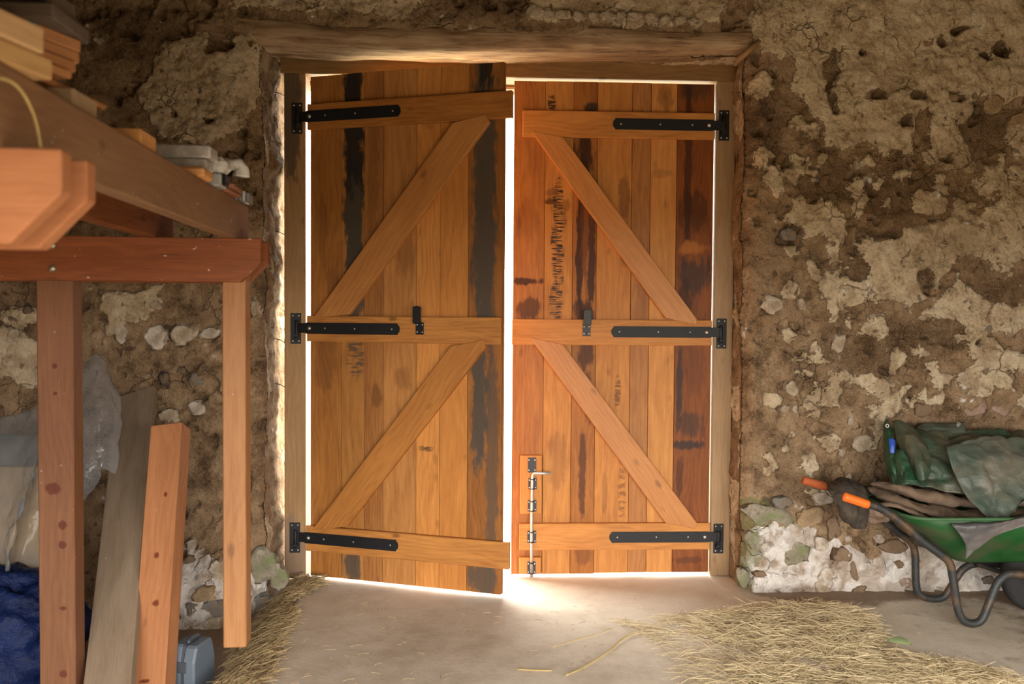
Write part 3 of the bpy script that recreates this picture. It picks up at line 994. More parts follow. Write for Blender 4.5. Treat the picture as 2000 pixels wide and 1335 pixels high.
def plank_mesh(x0, x1, h):
    """board with a rebated joint: open at the front, lapped behind"""
    sec = [(x0+.0011, .0012), (x0+.0024, 0), (x1-.0024, 0), (x1-.0011, .0012), (x1-.0011, .0140), (x1+.0030, .0140), (x1+.0030, TH), (x0+.0036, TH), (x0+.0036, .0136), (x0+.0011, .0136)]
    n = len(sec)
    V = [(x, y, 0) for x, y in sec]+[(x, y, h) for x, y in sec]
    F = [(i, (i+1) % n, n+(i+1) % n, n+i) for i in range(n)]+[tuple(range(n))[::-1], tuple(range(n, 2*n))]
    return mesh('plank', V, F)


def leaf_bottom_px(leaf, u, z0):
    p = leaf.M @ Vector((u, 0, z0))
    return project(p.x, p.y, p.z)[1]


def ledge(leaf, xa, xb, ztop, zbot, mat, name='ledge'):
    a, b = sorted((xa, xb))
    cx, cz = (a+b)/2, zbot
    me = box_mesh(name, a-cx, b-cx, -LT, 0, 0, ztop-zbot, .003)
    return link(name, me, mat, leaf.o, (cx, -.0004, cz))


def brace(leaf, pts, mat):
    P = [leaf.pt(x, y, LT) for x, y in pts]
    # long axis: from centre of the first two points to the centre of the last two
    c = (sum(p[0] for p in P)/len(P), sum(p[1] for p in P)/len(P))
    a = ((P[0][0]+P[1][0])/2, (P[0][1]+P[1][1])/2); b = ((P[-1][0]+P[-2][0])/2, (P[-1][1]+P[-2][1])/2)
    ang = math.atan2(a[1]-b[1], a[0]-b[0])
    ca, sa = math.cos(-ang), math.sin(-ang)
    Q = [((x-c[0])*ca-(z-c[1])*sa, (x-c[0])*sa+(z-c[1])*ca) for x, z in P]
    me = prism_mesh('brace', Q, -LT-.004, 0, .0025)
    return link('brace', me, mat, leaf.o, (c[0], -.0004, c[1]), (0, -ang, 0))


def strap(leaf, pa, pb, h=.06):
    """hinge strap from the hinge side pa to the tip pb (photo points), with screws and a bolt"""
    xa, za = leaf.pt(*pa, LT); xb, zb = leaf.pt(*pb, LT)
    z = (za+zb)/2
    s = 1 if xb > xa else -1
    L = abs(xb-xa)
    tip = [(L-.012, h/2), (L-.012, h*.36), (L-.004, h*.30), (L, h*.12), (L, -h*.12), (L-.004, -h*.30), (L-.012, -h*.36), (L-.012, -h/2)]
    poly = [(0, -h/2), (0, h/2)]+tip
    me = prism_mesh('hinge_strap', [(s*x, q) for x, q in poly], -.005, 0, .001)
    o = link('hinge_strap', me, M['black'], leaf.o, (xa, -LT-.001, z))
    # crank: narrow neck round to the pin
    nk = prism_mesh('hinge_neck', [(s*.004, -.026), (s*.004, .026), (-s*.052, .026), (-s*.052, -.026)], -.0045, .0005, .001)
    link('hinge_neck', nk, M['black'], o)
    ey = lathe_mesh('hinge_eye', [(.0125, -.027), (.0135, -.025), (.0135, .025), (.0125, .027)], 14, 'Z')
    link('hinge_eye', ey, M['black'], o, (-s*.056, .004, 0))
    screw(o, s*.022, -.005, 0, ME_BOLT)
    for f in (.21, .53, .92):
        screw(o, s*L*f, -.005, 0)
    return o


def catch(leaf, up, lo, mat):
    """small two-plate cabin-hook style catch: (x0, x1, y0, y1) photo boxes"""
    x0, z1 = leaf.pt(lo[0], lo[2], LT); x1, z0 = leaf.pt(lo[1], lo[3], LT)
    cx, cz = (x0+x1)/2, z0
    o = link('catch', prism_mesh('catch', [(x0-cx, 0), (x1-cx, 0), (x1-cx, z1-z0), (x0-cx, z1-z0)], -.004, 0, .001), mat, leaf.o, (cx, -LT-.001, cz))
    w, h = abs(x1-x0), z1-z0
    for sx in (-.32, .32):
        for sz in (.2, .8):
            screw(o, sx*w, -.004, sz*h)
    a0, b1 = leaf.pt(up[0], up[2], LT+.02); a1, b0 = leaf.pt(up[1], up[3], LT+.02)
    m = (a0+a1)/2
    w2 = abs(a1-a0)/2
    t = link('catch_arm', prism_mesh('catch_arm', [(-w2, b0-cz), (w2, b0-cz), (w2, b1-cz-.006), (w2*.3, b1-cz), (-w2*.3, b1-cz), (-w2, b1-cz-.006)], -.024, -.018, .0012), mat, o, (m-cx, 0, 0))
    link('catch_stem', prism_mesh('catch_stem', [(-w2*.8, b0-cz-.004), (w2*.8, b0-cz-.004), (w2*.8, b0-cz+.014), (-w2*.8, b0-cz+.014)], -.02, -.002, .001), mat, o, (m-cx, 0, 0))
    return o


# left leaf, standing ajar into the barn
A = R(20.0)
left = Leaf('door_1', LX0, -A, 1)
W = 1.091
LZ0, LZ1 = .0147, 2.692
l_edges = [606, 666.5, 711.5, 748.5, 813, 859, 913.5, 981]
l_tones = [(.74, 1, .96, .9, 1), (.80, 1, 1.02, 1.05, 1), (.70, 1, .97, 1.1, .9), (.88, 1, 1.04, 1.2, 1), (1.12, 1, 1.0, 1, 1.2), (1.0, 1, .96, .9, 1.2), (.60, 1, .93, .9, 1)]
l_st = {1: [(691, 300, 21, 300, 1.0, BLK, 0), (692, 560, 20, 130, .95, GRY, 0), (693, 740, 19, 40, .8, GRY, 160), (687, 1100, 22, 36, .9, GRY, 0)],
        6: [(944, 420, 25, 280, .95, GRY, 0), (948, 190, 15, 45, .9, BLK, 0), (936, 790, 18, 150, .95, GRY, 0), (962, 900, 14, 200, .7, GRY, 0), (946, 1130, 34, 34, .85, GRY, 0)],
        0: [(636, 730, 22, 70, .5, BRN, 0), (648, 640, 14, 60, .4, BRN, 0), (630, 530, 10, 60, .35, BRN, 0)],
        2: [(735, 800, 12, 26, .7, BRN, 0), (728, 420, 12, 130, .4, BRN, 0)], 3: [(790, 520, 20, 70, .35, BRN, 0), (785, 770, 22, 24, .4, BRN, 0)],
        4: [(835, 893, 22, 5, .8, BLK, 700), (850, 390, 10, 12, .4, BRN, 0), (835, 300, 20, 20, .35, BRN, 60)]}
build_leaf(left, l_edges, 640, LZ0, LZ1, l_tones, l_st, None)
LEDGE_L = wood('ledge_oak', shade(OAK, .92), shade(OAKD, .95), 'X', rough=.5, knots=.6, spec=.2)
LEDGE_L2 = wood('ledge_oak_dark', shade(OAK, .80, 1, .93, .85), shade(OAKD, .85, 1, .93, .85), 'X', rough=.5, knots=.6, spec=.2)
LEDGE_R = wood('ledge_oak_light', shade(OAK, 1.0), shade(OAKD, 1.25), 'X', rough=.5, knots=.4, spec=.2)
LEDGE_R2 = wood('ledge_oak_knotty', shade(OAK, 1.02), shade(OAKD, 1.1), 'X', rough=.5, knots=.7, spec=.2)
BRACE1 = wood('brace_oak', shade(OAK, .92, 1, 1.02, 1.15), shade(OAKD, 1.2, 1, 1.02, 1.1), 'X', rough=.45, knots=.5, spec=.3)
BRACE2 = wood('brace_oak_warm', shade(OAK, .84, 1, .97, .9), shade(OAKD, 1.05), 'X', rough=.5, knots=.25, spec=.2)
BRACE3 = wood('brace_oak_pale', shade(OAK, .98, 1, 1.03, 1.2), shade(OAKD, 1.4, 1, 1.02, 1.1), 'X', rough=.45, knots=.8, spec=.3)
BRACE4 = wood('brace_oak_plain', shade(OAK, .94, 1, 1.0, 1.1), shade(OAKD, 1.35, 1, 1.02, 1.1), 'X', rough=.45, knots=.5, spec=.3)


def lz(leaf, px, yt, yb):
    return leaf.pt(px, yt, LT)[1], leaf.pt(px, yb, LT)[1]


t, b = lz(left, 605, 203, 253); ledge(left, left.pt(600, 228, LT)[0], left.pt(1000, 205, LT)[0], t, b, LEDGE_L2)
t, b = lz(left, 790, 618, 669.5); ledge(left, left.pt(599, 640, LT)[0], left.pt(978, 648, LT)[0], t, b, LEDGE_L)
t, b = lz(left, 790, 1042, 1093); ledge(left, left.pt(597, 1048, LT)[0], left.pt(994, 1085, LT)[0], t, b, LEDGE_L)
brace(left, [(884, 240), (949, 223), (956, 238), (682, 614), (613, 620)], BRACE1)
brace(left, [(880, 676), (945, 663), (949, 678), (678, 1028), (610, 1034)], BRACE2)
strap(left, (598, 227), (783, 217)); strap(left, (598, 640), (781, 643)); strap(left, (596, 1048), (778, 1066))
catch(left, (806.5, 822, 597, 631), (812.5, 828, 629, 653), M['black'])
tag(left.o, 'left leaf of the oak barn doors, standing ajar toward the room', 'door', kind='structure')

# right leaf, shut
right = Leaf('door_2', RX1, 0.0, -1)
r_edges = [1001, 1062, 1117, 1163.5, 1231, 1267, 1318, 1389.5]
r_tones = [(.76, 1, .93, .95, 1), (1.0, 1, 1.02, 1, 1), (.70, 1, .88, .75, .9), (.98, 1, .98, .95, 1.1), (.80, 1, .99, 1.2, 1), (1.08, 1, 1.04, 1.1, 1.2), (.45, 1, .70, .55, .85)]
r_st = {1: [(1074, 203, 9, 14, 1.0, BLK, 300), (1088, 450, 13, 110, 1.0, BLK, 330), (1080, 395, 18, 8, .8, DKB, 200), (1086, 588, 13, 46, .9, BLK, 260), (1078, 375, 14, 8, .6, BRN, 0), (1090, 900, 18, 60, .35, BRN, 0), (1100, 400, 12, 12, .5, BRN, 0)],
        2: [(1140, 300, 20, 50, .95, DKB, 0), (1131, 480, 8, 130, .95, DKB, 0), (1154, 470, 8, 130, .9, DKB, 0), (1140, 610, 22, 30, .9, DKB, 0), (1140, 450, 10, 90, .7, RED, 0), (1145, 690, 16, 36, .8, DKB, 0), (1150, 214, 16, 12, .9, BLK, 0), (1140, 920, 8, 90, .75, DKB, 0), (1150, 770, 8, 60, .6, DKB, 0), (1145, 1085, 18, 20, .5, RED, 0)],
        0: [(1030, 546, 29, 8, .9, DKB, 0), (1030, 600, 30, 22, .75, DKB, 0), (1030, 430, 24, 40, .3, BRN, 0)],
        3: [(1215, 385, 12, 40, .6, BRN, 0), (1220, 500, 8, 20, .5, DKB, 0), (1208, 765, 6, 40, .6, DKB, 120), (1218, 960, 8, 60, .5, DKB, 90), (1185, 960, 6, 40, .4, BRN, 0)],
        6: [(1340, 330, 8, 160, .8, DKB, 0), (1352, 420, 32, 40, .6, DKB, 0), (1355, 540, 34, 40, .7, BLK, 0), (1350, 490, 26, 14, .8, shade(OAK, .7, 1, .8, .6), 0), (1350, 180, 34, 30, .55, BLK, 0), (1335, 590, 14, 40, .7, DKB, 0),
            (1328, 760, 6, 80, .8, BLK, 0), (1350, 830, 32, 26, .6, BLK, 0), (1345, 870, 34, 10, .85, BLK, 0), (1360, 720, 24, 60, .4, RED, 0), (1350, 1095, 34, 8, .5, DKB, 0), (1330, 930, 8, 40, .6, DKB, 0)],
        5: [(1295, 200, 16, 30, .5, BRN, 0), (1290, 345, 22, 10, .35, BRN, 0)], 4: [(1252, 600, 10, 50, .3, BRN, 0)]}
build_leaf(right, r_edges, 640, LZ0-.002, LZ1, r_tones, r_st, [0, 0, 0, .004, .006, .006, .006])
t, b = lz(right, 1200, 217.5, 269); ledge(right, right.pt(1021, 243, LT)[0], right.pt(1398, 243, LT)[0]-.004, t, b, LEDGE_R2)
t, b = lz(right, 1200, 624, 674); ledge(right, right.pt(1000, 648, LT)[0], right.pt(1392, 648, LT)[0]-.004, t, b, LEDGE_R)
t, b = lz(right, 1200, 1021.5, 1073.5); ledge(right, right.pt(1014, 1048, LT)[0], right.pt(1388, 1048, LT)[0]-.004, t, b, LEDGE_R2)
brace(right, [(1037, 255), (1100, 268), (1361, 623), (1360, 634), (1300, 621)][::1], BRACE3)
brace(right, [(1034, 658), (1099, 672), (1363, 1023), (1357, 1032), (1300, 1021)], BRACE4)
strap(right, (1393, 244), (1197, 243)); strap(right, (1388, 648), (1194, 648)); strap(right, (1384, 1048), (1190, 1048))
M['iron2'] = plain('worn_black_iron', (.028, .027, .027), .45, .4, .1, .3, 60, .2)
catch(right, (1140, 1155, 604, 634), (1138, 1153, 633, 656), M['iron2'])


def block(leaf, x0, x1, y0, y1, mat):
    a, zt_ = leaf.pt(x0, y0, LT); b_, zb_ = leaf.pt(x1, y1, LT)
    ledge(leaf, a, b_, zt_, zb_, mat, 'bolt_block')


BLOCK = wood('block_oak', shade(OAK, 1.0), shade(OAKD, 1.3), 'Z', rough=.5, knots=.2, spec=.2)
block(right, 1016, 1058, 889, 1003, BLOCK)
block(right, 1014, 1056, 1088, 1120, BLOCK)


def keep(leaf, px0, px1, y0, y1, parent=None, stap=True):
    a, zt_ = leaf.pt(px0, y0, LT); b_, zb_ = leaf.pt(px1, y1, LT)
    cx, w, h = (a+b_)/2, abs(b_-a), zt_-zb_
    o = link('bolt_keep', prism_mesh('bolt_keep', [(-w/2, 0), (w/2, 0), (w/2, h), (-w/2, h)], -.003, 0, .0008), M['iron2'], leaf.o, (cx, -LT-.001, zb_))
    for sx in (-.36, .36):
        for sz in (.16, .84):
            screw(o, sx*w, -.003, sz*h)
    if stap:
        pts = [Vector((math.cos(a_)*.0115, -.006-math.sin(a_)*.017, 0)) for a_ in np.linspace(0, math.pi, 9)]
        for zz in (.08, .92):
            link('staple', tube_mesh('staple', [Vector((.0115, -.001, 0))]+pts+[Vector((-.0115, -.001, 0))], .0032, 6), M['iron2'], o, (0, 0, zz*h))
    return cx


cx = keep(right, 1031, 1047, 893, 922, stap=False)
keep(right, 1032, 1048, 933, 955); keep(right, 1031, 1047.5, 976, 998); keep(right, 1030, 1047, 1036, 1059); keep(right, 1030, 1046, 1096, 1120)
xa, za = right.pt(1039.5, 923, LT+.012); xb, zb = right.pt(1074, 922.5, LT+.012); xc, zc = right.pt(1038, 1126, LT+.012)
rod = [Vector((xc, -LT-.014, max(zc, .006))), Vector((xa-.002, -LT-.014, .3)), Vector((xa, -LT-.014, za-.03)), Vector((xa+.0015, -LT-.014, za-.012)), Vector((xa+.006, -LT-.0145, za-.003)), Vector((xa+.016, -LT-.016, za)), Vector((xb, -LT-.03, zb))]
link('drop_bolt', tube_mesh('drop_bolt', rod, .0085, 12), M['zinc'], right.o)
tag(right.o, 'right leaf of the oak barn doors, shut, with a steel drop bolt', 'door', kind='structure')

# ------------------------------------------------------------------ timber storage rack at the left
RK_A = R(2.6)
rack = empty('storage_rack', (-.772, -1.55, 0), RK_A)
RKM = Matrix.Translation(rack.location) @ Matrix.Rotation(RK_A, 4, 'Z')
RKI = RKM.inverted()
RED_L, RED_D = (.44, .155, .055), (.20, .058, .018)
M['rk_beam'] = wood('red_beam', (.27, .08, .022), (.13, .032, .009), 'X', rough=.5, knots=.25, spots=.6)
M['rk_near'] = wood('orange_beam', (.44, .18, .074), (.30, .108, .041), 'X', rough=.75, knots=.2, spots=.3)
M['rk_post'] = wood('knotty_post', (.215, .092, .040), (.125, .047, .019), 'Z', rough=.6, knots=.6, spots=.35, stains=[(x_, z_, a_, b_, 1.0, (.10, .022, .008), 0) for x_, z_, a_, b_ in ((-.012, .87, .03, .022), (.022, .735, .017, .016), (.022, .66, .014, .014), (.02, .425, .012, .008), (.02, .18, .018, .018), (0, 1.22, .008, .008), (.0, 1.32, .01, .012))])
M['rk_post2'] = wood('pale_post', (.41, .19, .07), (.26, .105, .034), 'Z', rough=.5, knots=.5, spots=.45)
M['rk_rail'] = wood('brown_rail', (.28, .15, .074), (.165, .08, .036), 'Y', rough=.65, knots=.4, spots=.6)
M['rk_rail2'] = wood('inner_rail', (.25, .09, .034), (.13, .042, .014), 'Y', rough=.9, knots=.3, spec=.05)
M['rk_board'] = wood('shelf_board', (.30, .14, .06), (.16, .06, .022), 'X', rough=.7)


def rbeam(name, x0, x1, y, th, z0, z1, ch, mat):
    me = prism_mesh(name, [(x0, z0), (x1-ch, z0), (x1, z0+ch*1.02), (x1, z1), (x0, z1)], y-th/2, y+th/2, .003)
    return link(name, me, mat, rack)


BZ0, BZ1 = 1.547, 1.708
rbeam('cross_beam', -1.45, 0, 0, .045, BZ0, BZ1, .075, M['rk_beam'])
rbeam('cross_beam', -1.45, 0, .145, .045, BZ0, BZ1, .075, M['rk_beam'])
NY = -1.86
rbeam('cross_beam', -1.45, .006, NY, .045, BZ0+.002, BZ1, .085, M['rk_near'])
rbeam('cross_beam', -1.45, .006, NY+.115, .045, BZ0+.002, BZ1, .085, M['rk_near'])
box('post', -.812, -.684, .024, .121, -.085, BZ1, M['rk_post'], rack, .004)
box('post', -.150, -.065, .024, .121, .176, BZ1, M['rk_post2'], rack, .004)
box('post', -.812, -.684, NY+.024, NY+.09, -.085, BZ1, M['rk_post'], rack, .004)
box('rail', -.137, -.09, -2.7, .22, BZ1, BZ1+.142, M['rk_rail'], rack, .004)
box('rail', -.425, -.378, -2.7, .22, BZ1, BZ1+.142, M['rk_rail2'], rack, .004)
box('rail', -1.25, -1.203, -2.7, .22, BZ1, BZ1+.142, M['rk_rail2'], rack, .004)
SZ = BZ1+.142
for i in range(12):
    y0 = -2.68+i*.242
    box('shelf_board', -.376, -.139, y0, y0+.235, SZ-.03, SZ-.008, M['rk_board'], rack, .002)
    box('shelf_board', -1.201, -.427, y0, y0+.235, SZ-.03, SZ-.008, M['rk_board'], rack, .002)
ME_COACH = lathe_mesh('coach_bolt', [(.014, 0), (.013, -.004), (.008, -.009), (.001, -.011)], 12)
M['dullsteel'] = plain('dull_bolt', (.42, .37, .27), .4, .5, .8, .1, 40)
for z in (BZ0+.043, BZ0+.125):
    link('coach_bolt', ME_COACH, M['dullsteel'], rack, (-.735, -.0225, z))
tag(rack, 'reddish timber storage rack with bolted cross beams at the left', 'rack')


# timber stored on the rack: placed in rack coordinates (x along beams, y along rails)
def rpt(px, py, d):
    return RKI @ at(px, py, d)


def stored(name, label, cat, x0, x1, y0, y1, z0, z1, mat, rz=0.0, bev=.003, group=None):
    c = RKM @ Vector(((x0+x1)/2, (y0+y1)/2, 0))
    me = box_mesh(name, -(x1-x0)/2, (x1-x0)/2, -(y1-y0)/2, (y1-y0)/2, 0, z1-z0, bev)
    o = link(name, me, mat, None, (c.x, c.y, z0), (0, 0, RK_A+rz))
    return tag(o, label, cat, group)


def loc(px, d):
    q = RKI @ at(px, 200, d)
    return q.x, q.y


S0 = SZ+.0008
M['pl_or'] = wood('orange_offcut', (.72, .36, .13), (.5, .21, .065), 'X', rough=.6)
M['pl_pale'] = wood('pale_plank', (.60, .40, .21), (.40, .23, .10), 'Y', rough=.65, knots=.4)
M['pl_pale2'] = wood('straw_plank', (.58, .36, .16), (.37, .2, .075), 'Y', rough=.65)
TEAL = (.06, .23, .22)
M['pl_red'] = wood('red_plank', (.50, .23, .09), (.30, .12, .045), 'Y', rough=.65, knots=.3)
M['pl_red_t'] = wood('red_plank_teal', (.47, .22, .09), (.28, .11, .045), 'Y', rough=.65, stains=[(.012, .0, .02, .011, 1.0, TEAL, 0), (.012, -.08, .03, .007, 1.0, TEAL, 0)])
M['pl_dark'] = wood('dark_plank', (.14, .10, .075), (.06, .042, .03), 'X', rough=.85)
M['pl_tan'] = wood('tan_block', (.46, .33, .20), (.32, .2, .11), 'X', rough=.75)
def stacked(name, label, cat, px, d, yaw, w, L, z0, z1, mat):
    """plank by its far right corner (photo column, distance) and heading"""
    p = at(px, 200, d)
    u = Vector((-math.sin(yaw), math.cos(yaw), 0)); v = Vector((math.cos(yaw), math.sin(yaw), 0))
    c = Vector((p.x, p.y, 0))-u*L/2-v*w/2
    me = box_mesh(name, -w/2, w/2, -L/2, L/2, 0, z1-z0, .003)
    return tag(link(name, me, mat, None, (c.x, c.y, z0), (0, 0, yaw)), label, cat)


stacked('plank', 'straw coloured plank at the bottom of the nearest stack on the rack', 'plank', 104, 1.70, R(-10), .15, .62, S0, S0+.037, M['pl_pale2'])
stacked('plank', 'pale plank with sawn end, on top of the nearest stack on the rack', 'plank', 88, 1.665, R(-11), .15, .62, S0+.0375, S0+.082, M['pl_pale'])
stacked('timber_block', 'tan timber block with a square end, under the pinkish lath', 'block', 190, 2.10, R(1), .055, .13, S0, S0+.052, M['pl_tan'])
stacked('lath', 'thin pinkish lath lying over the tan block on the rack', 'lath', 208, 2.19, R(-4), .06, .42, S0+.0525, S0+.0655, M['pl_red'])
stacked('plank', 'short reddish plank under the teal-marked planks', 'plank', 142, 1.96, R(-14), .13, .24, S0+.066, S0+.0835, M['pl_red'])
stacked('plank', 'lowest of the three thin reddish planks with teal paint', 'plank', 150, 1.98, R(-17), .14, .26, S0+.084, S0+.107, M['pl_red_t'])
stacked('plank', 'middle of the three thin reddish planks with teal paint', 'plank', 157, 2.00, R(-18), .14, .27, S0+.1075, S0+.1315, M['pl_red_t'])
stacked('plank', 'topmost of the three thin reddish planks with teal paint', 'plank', 160, 2.00, R(-18), .14, .27, S0+.132, S0+.157, M['pl_red_t'])
stacked('dark_board', 'dark grey rough board lying on the teal-marked planks', 'board', 176, 2.03, R(1), .5, .18, S0+.1575, S0+.187, M['pl_dark'])
stacked('dark_board', 'dark grey rough board lying highest on the rack', 'board', 150, 2.01, R(-1), .5, .15, S0+.2005, S0+.232, M['pl_dark'])
stacked('dark_batten', 'short dark batten between the two dark boards on the rack', 'batten', 90, 1.98, R(0), .05, .1, S0+.1875, S0+.200, M['pl_dark'])
x, y = loc(275, 2.36)
stored('orange_offcut', 'bright orange softwood offcut lying across the rail', 'offcut', x-.3, x, y, y+.13, S0, S0+.045, M['pl_or'])
M['white'] = plain('flaking_white_paint', (.62, .60, .57), .6, .3, 0, .12, 25, .3, dirt=(.17, .13, .1), dirt_amt=.6)
M['grey_pl'] = plain('grey_plastic', (.34, .34, .31), .5, .4, 0, .1, 20)
M['tile'] = plain('clay_tile', (.30, .125, .065), .85, .2, 0, .4, 30, .4)
M['slate'] = plain('grey_slate', (.20, .20, .20), .7, .3, 0, .4, 40, .4)
M['galv'] = plain('dull_galvanised_strip', (.14, .145, .155), .5, .4, .4, .3, 30)
x, y = loc(398, 2.88)
stored('offcut', 'rounded orange-brown offcut lying under the white painted timbers', 'offcut', x-.3, x, y, y+.12, S0, S0+.033, M['pl_or'], 0, .008)
x, y = loc(408, 2.93)
stored('white_timber', 'lower flaking white painted timber lying across the rack', 'timber', x-.32, x-.008, y, y+.1, S0+.0335, S0+.066, M['white'], 0, .005)
o = stored('white_timber', 'upper flaking white painted timber wrapped by a metal strip', 'timber', x-.4, x+.004, y-.005, y+.1, S0+.0665, S0+.107, M['white'], 0, .005)
link('metal_strip', box_mesh('metal_strip', -.005, .03, -.057, .05, -.001, .054, .002), M['galv'], o)
x, y = loc(414, 3.08)
c = RKM @ Vector((x, y+.05, 0))
fit = empty('gutter_fitting', (c.x, c.y, S0), RK_A)
link('body', box_mesh('body', -.045, .027, -.05, .05, 0, .045, .006), M['grey_pl'], fit)
link('cap', box_mesh('cap', -.04, .045, -.055, .05, .0452, .098, .018), M['white'], fit)
link('clip', box_mesh('clip', .0275, .038, -.03, .03, .004, .044, .004), M['black'], fit)
cl = tube_mesh('bracket', smooth_path([Vector((.02, .06, .088)), Vector((.05, .07, .095)), Vector((.07, .075, .085)), Vector((.072, .075, .05))], 5), .024, 10, nz=.9)
link('bracket', cl, M['white'], fit)
tag(fit, 'white and grey plastic gutter fitting beside the white painted timbers', 'fitting')
x, y = loc(470, 3.35)
for i, (dx, dy) in enumerate(((-.01, 0), (.004, -.03), (-.02, .02))):
    stored('clay_tile', ['lowest broken red clay tile stacked near the end of the rail', 'middle broken red clay tile stacked near the end of the rail', 'topmost broken red clay tile stacked near the end of the rail'][i], 'tile', x-.17+dx, x+dx, y-.12+dy, y+.05+dy, S0+i*.0135, S0+i*.0135+.0128, M['tile'], R(4*i-3))
x, y = loc(496, 3.60)
for i in range(4):
    xx = x-.05+i*.0135
    c = RKM @ Vector((xx, y-.04, 0))
    me = box_mesh('slate', -.0055, .0055, -.06, .06, 0, .05-.006*i, .002)
    tag(link('slate', me, M['slate'] if i % 2 else M['white'], None, (c.x, c.y, S0+.0005), (0, 0, RK_A+R(3))), ['innermost', 'second', 'third', 'outermost'][i] + ' of four slates on edge at the far end of the rack', 'slate', 'slates on edge at the end of the rack')
# straw-coloured string hanging over the rail
x_, y_ = 0, 0
sp = [at(-10, 150, 1.45), at(20, 158, 1.50), at(42, 178, 1.55), at(60, 210, 1.60), at(72, 245, 1.63), at(80, 288, 1.64)]
M['twine'] = plain('baler_twine', (.50, .36, .14), .9, .1, 0, .3, 60, .5)
tag(link('twine', tube_mesh('twine', smooth_path(sp, 6), .0028, 7), M['twine']), 'frayed straw coloured twine hanging down the side of the rail', 'twine')


# ------------------------------------------------------------------ things under and beside the rack
def leaning(name, label, top, bot, w, th, mat, cat='plank', twist=0.0):
    """board from a bottom centre to a top centre, wide side toward the room"""
    a, b = Vector(bot), Vector(top)
    L = (b-a).length
    zax = (b-a).normalized()
    n = Vector((math.sin(twist), -math.cos(twist), 0)); n = (n-zax*n.dot(zax)).normalized()     # face normal, toward camera
    xax = (-n).cross(zax).normalized()*1.0
    yax = zax.cross(xax)
    me = box_mesh(name, -w/2, w/2, -th/2, th/2, 0, L, .003)
    o = link(name, me, mat)
    o.matrix_world = Matrix(((xax.x, yax.x, zax.x, a.x), (xax.y, yax.y, zax.y, a.y), (xax.z, yax.z, zax.z, a.z), (0, 0, 0, 1)))
    return tag(o, label, cat)


M['grey_board'] = wood('weathered_board', (.33, .245, .165), (.19, .13, .082), 'Z', rough=.9, spots=.4, fibre=.7, ring=1.5, spec=.1)
M['lean_red'] = wood('orange_softwood', (.46, .195, .078), (.29, .108, .040), 'Z', rough=.6, knots=.5, spots=.25, stains=[(x_, z_, a_, b_, 1.0, (.16, .035, .01), 0) for x_, z_, a_, b_ in ((.005, .36, .018, .016), (-.015, .07, .03, .01), (.0, .55, .012, .014), (.02, .8, .008, .01))])
tb = at(203, 1415, 3.27); tb.z = -.07
leaning('weathered_board', 'wide grey weathered board leaning on the wall beside the rack post', at(268, 768, 4.62), tb, .187, .035, M['grey_board'], 'board')
tb = at(297, 1345, 3.56); tb.z = -.06
leaning('softwood_timber', 'thick orange softwood timber leaning beside the grey board', at(334, 834, 4.05), tb, .137, .095, M['lean_red'], 'timber', R(-6))


def build_toolcase():
    base = fl(378, 1332)
    g = empty('tool_case', (base.x-.035, base.y+.17, -.088), R(-14))
    g.scale = (.92, .92, .92)
    M['case'] = plain('blue_grey_plastic', (.105, .13, .155), .45, .4, 0, .12, 14)
    M['case2'] = plain('dark_grey_plastic', (.05, .058, .068), .5, .4, 0, .12, 14)
    hh = .215

    def shell(name, x0, x1, k, mat):
        bm = bmesh.new()
        pr = [(-.105, 0), (.075, 0), (.075, .13), (.05, hh*k), (-.08, hh*k), (-.105, .15)]
        m = prism_mesh('t', [(p, q) for p, q in pr], x0, x1, .009)
        m.transform(Matrix(((0, 1, 0, 0), (1, 0, 0, 0), (0, 0, 1, 0), (0, 0, 0, 1))))
        m.flip_normals(); m.name = name
        return link(name, m, mat, g)
    shell('shell', -.075, -.014, 1.0, M['case'])
    shell('lid', -.012, .045, .985, M['case'])
    shell('seam_band', -.0165, -.0095, 1.02, M['case2'])
    for i in range(3):
        link('rib', box_mesh('rib', -.062+i*.0, -.058, -.108, .076, .012+i*.05, .03+i*.05, .002), M['case'], g, (-.017, 0, 0))
    hp = [Vector((-.012, -.05, hh)), Vector((-.012, -.048, hh+.006)), Vector((-.012, -.03, hh+.01)), Vector((-.012, .01, hh+.01)), Vector((-.012, .026, hh+.006)), Vector((-.012, .03, hh))]
    link('handle', tube_mesh('handle', smooth_path(hp, 4), .0095, 10), M['case2'], g)
    link('latch', box_mesh('latch', -.034, .01, -.108, -.1, .1, .15, .003), M['case2'], g)
    tag(g, 'blue-grey plastic tool case standing on the floor behind the softwood timber', 'tool case')


build_toolcase()


def clear_film():
    t = NT('clear_polythene')
    c = t.coord()
    tr = t.n.new('ShaderNodeBsdfTransparent'); tr.inputs[0].default_value = (.93, .93, .93, 1)
    mx = t.n.new('ShaderNodeMixShader')
    lw = t.node('ShaderNodeLayerWeight', Blend=.45)
    n = t.noise(c, 5, 4, .6)
    t.put(mx.inputs[0], t.math('ADD', t.math('MULTIPLY_ADD', n, .30, .0), t.math('MULTIPLY', lw.outputs['Facing'], .35), clamp=True))
    t.l.new(tr.outputs[0], mx.inputs[1]); t.l.new(t.bsdf.outputs[0], mx.inputs[2]); t.l.new(mx.outputs[0], t.out.inputs[0])
    t.bump(t.noise(c, 22, 4, .6), .5, .01)
    return t.done((.36, .36, .36), .14, .9)


M['film'] = clear_film()


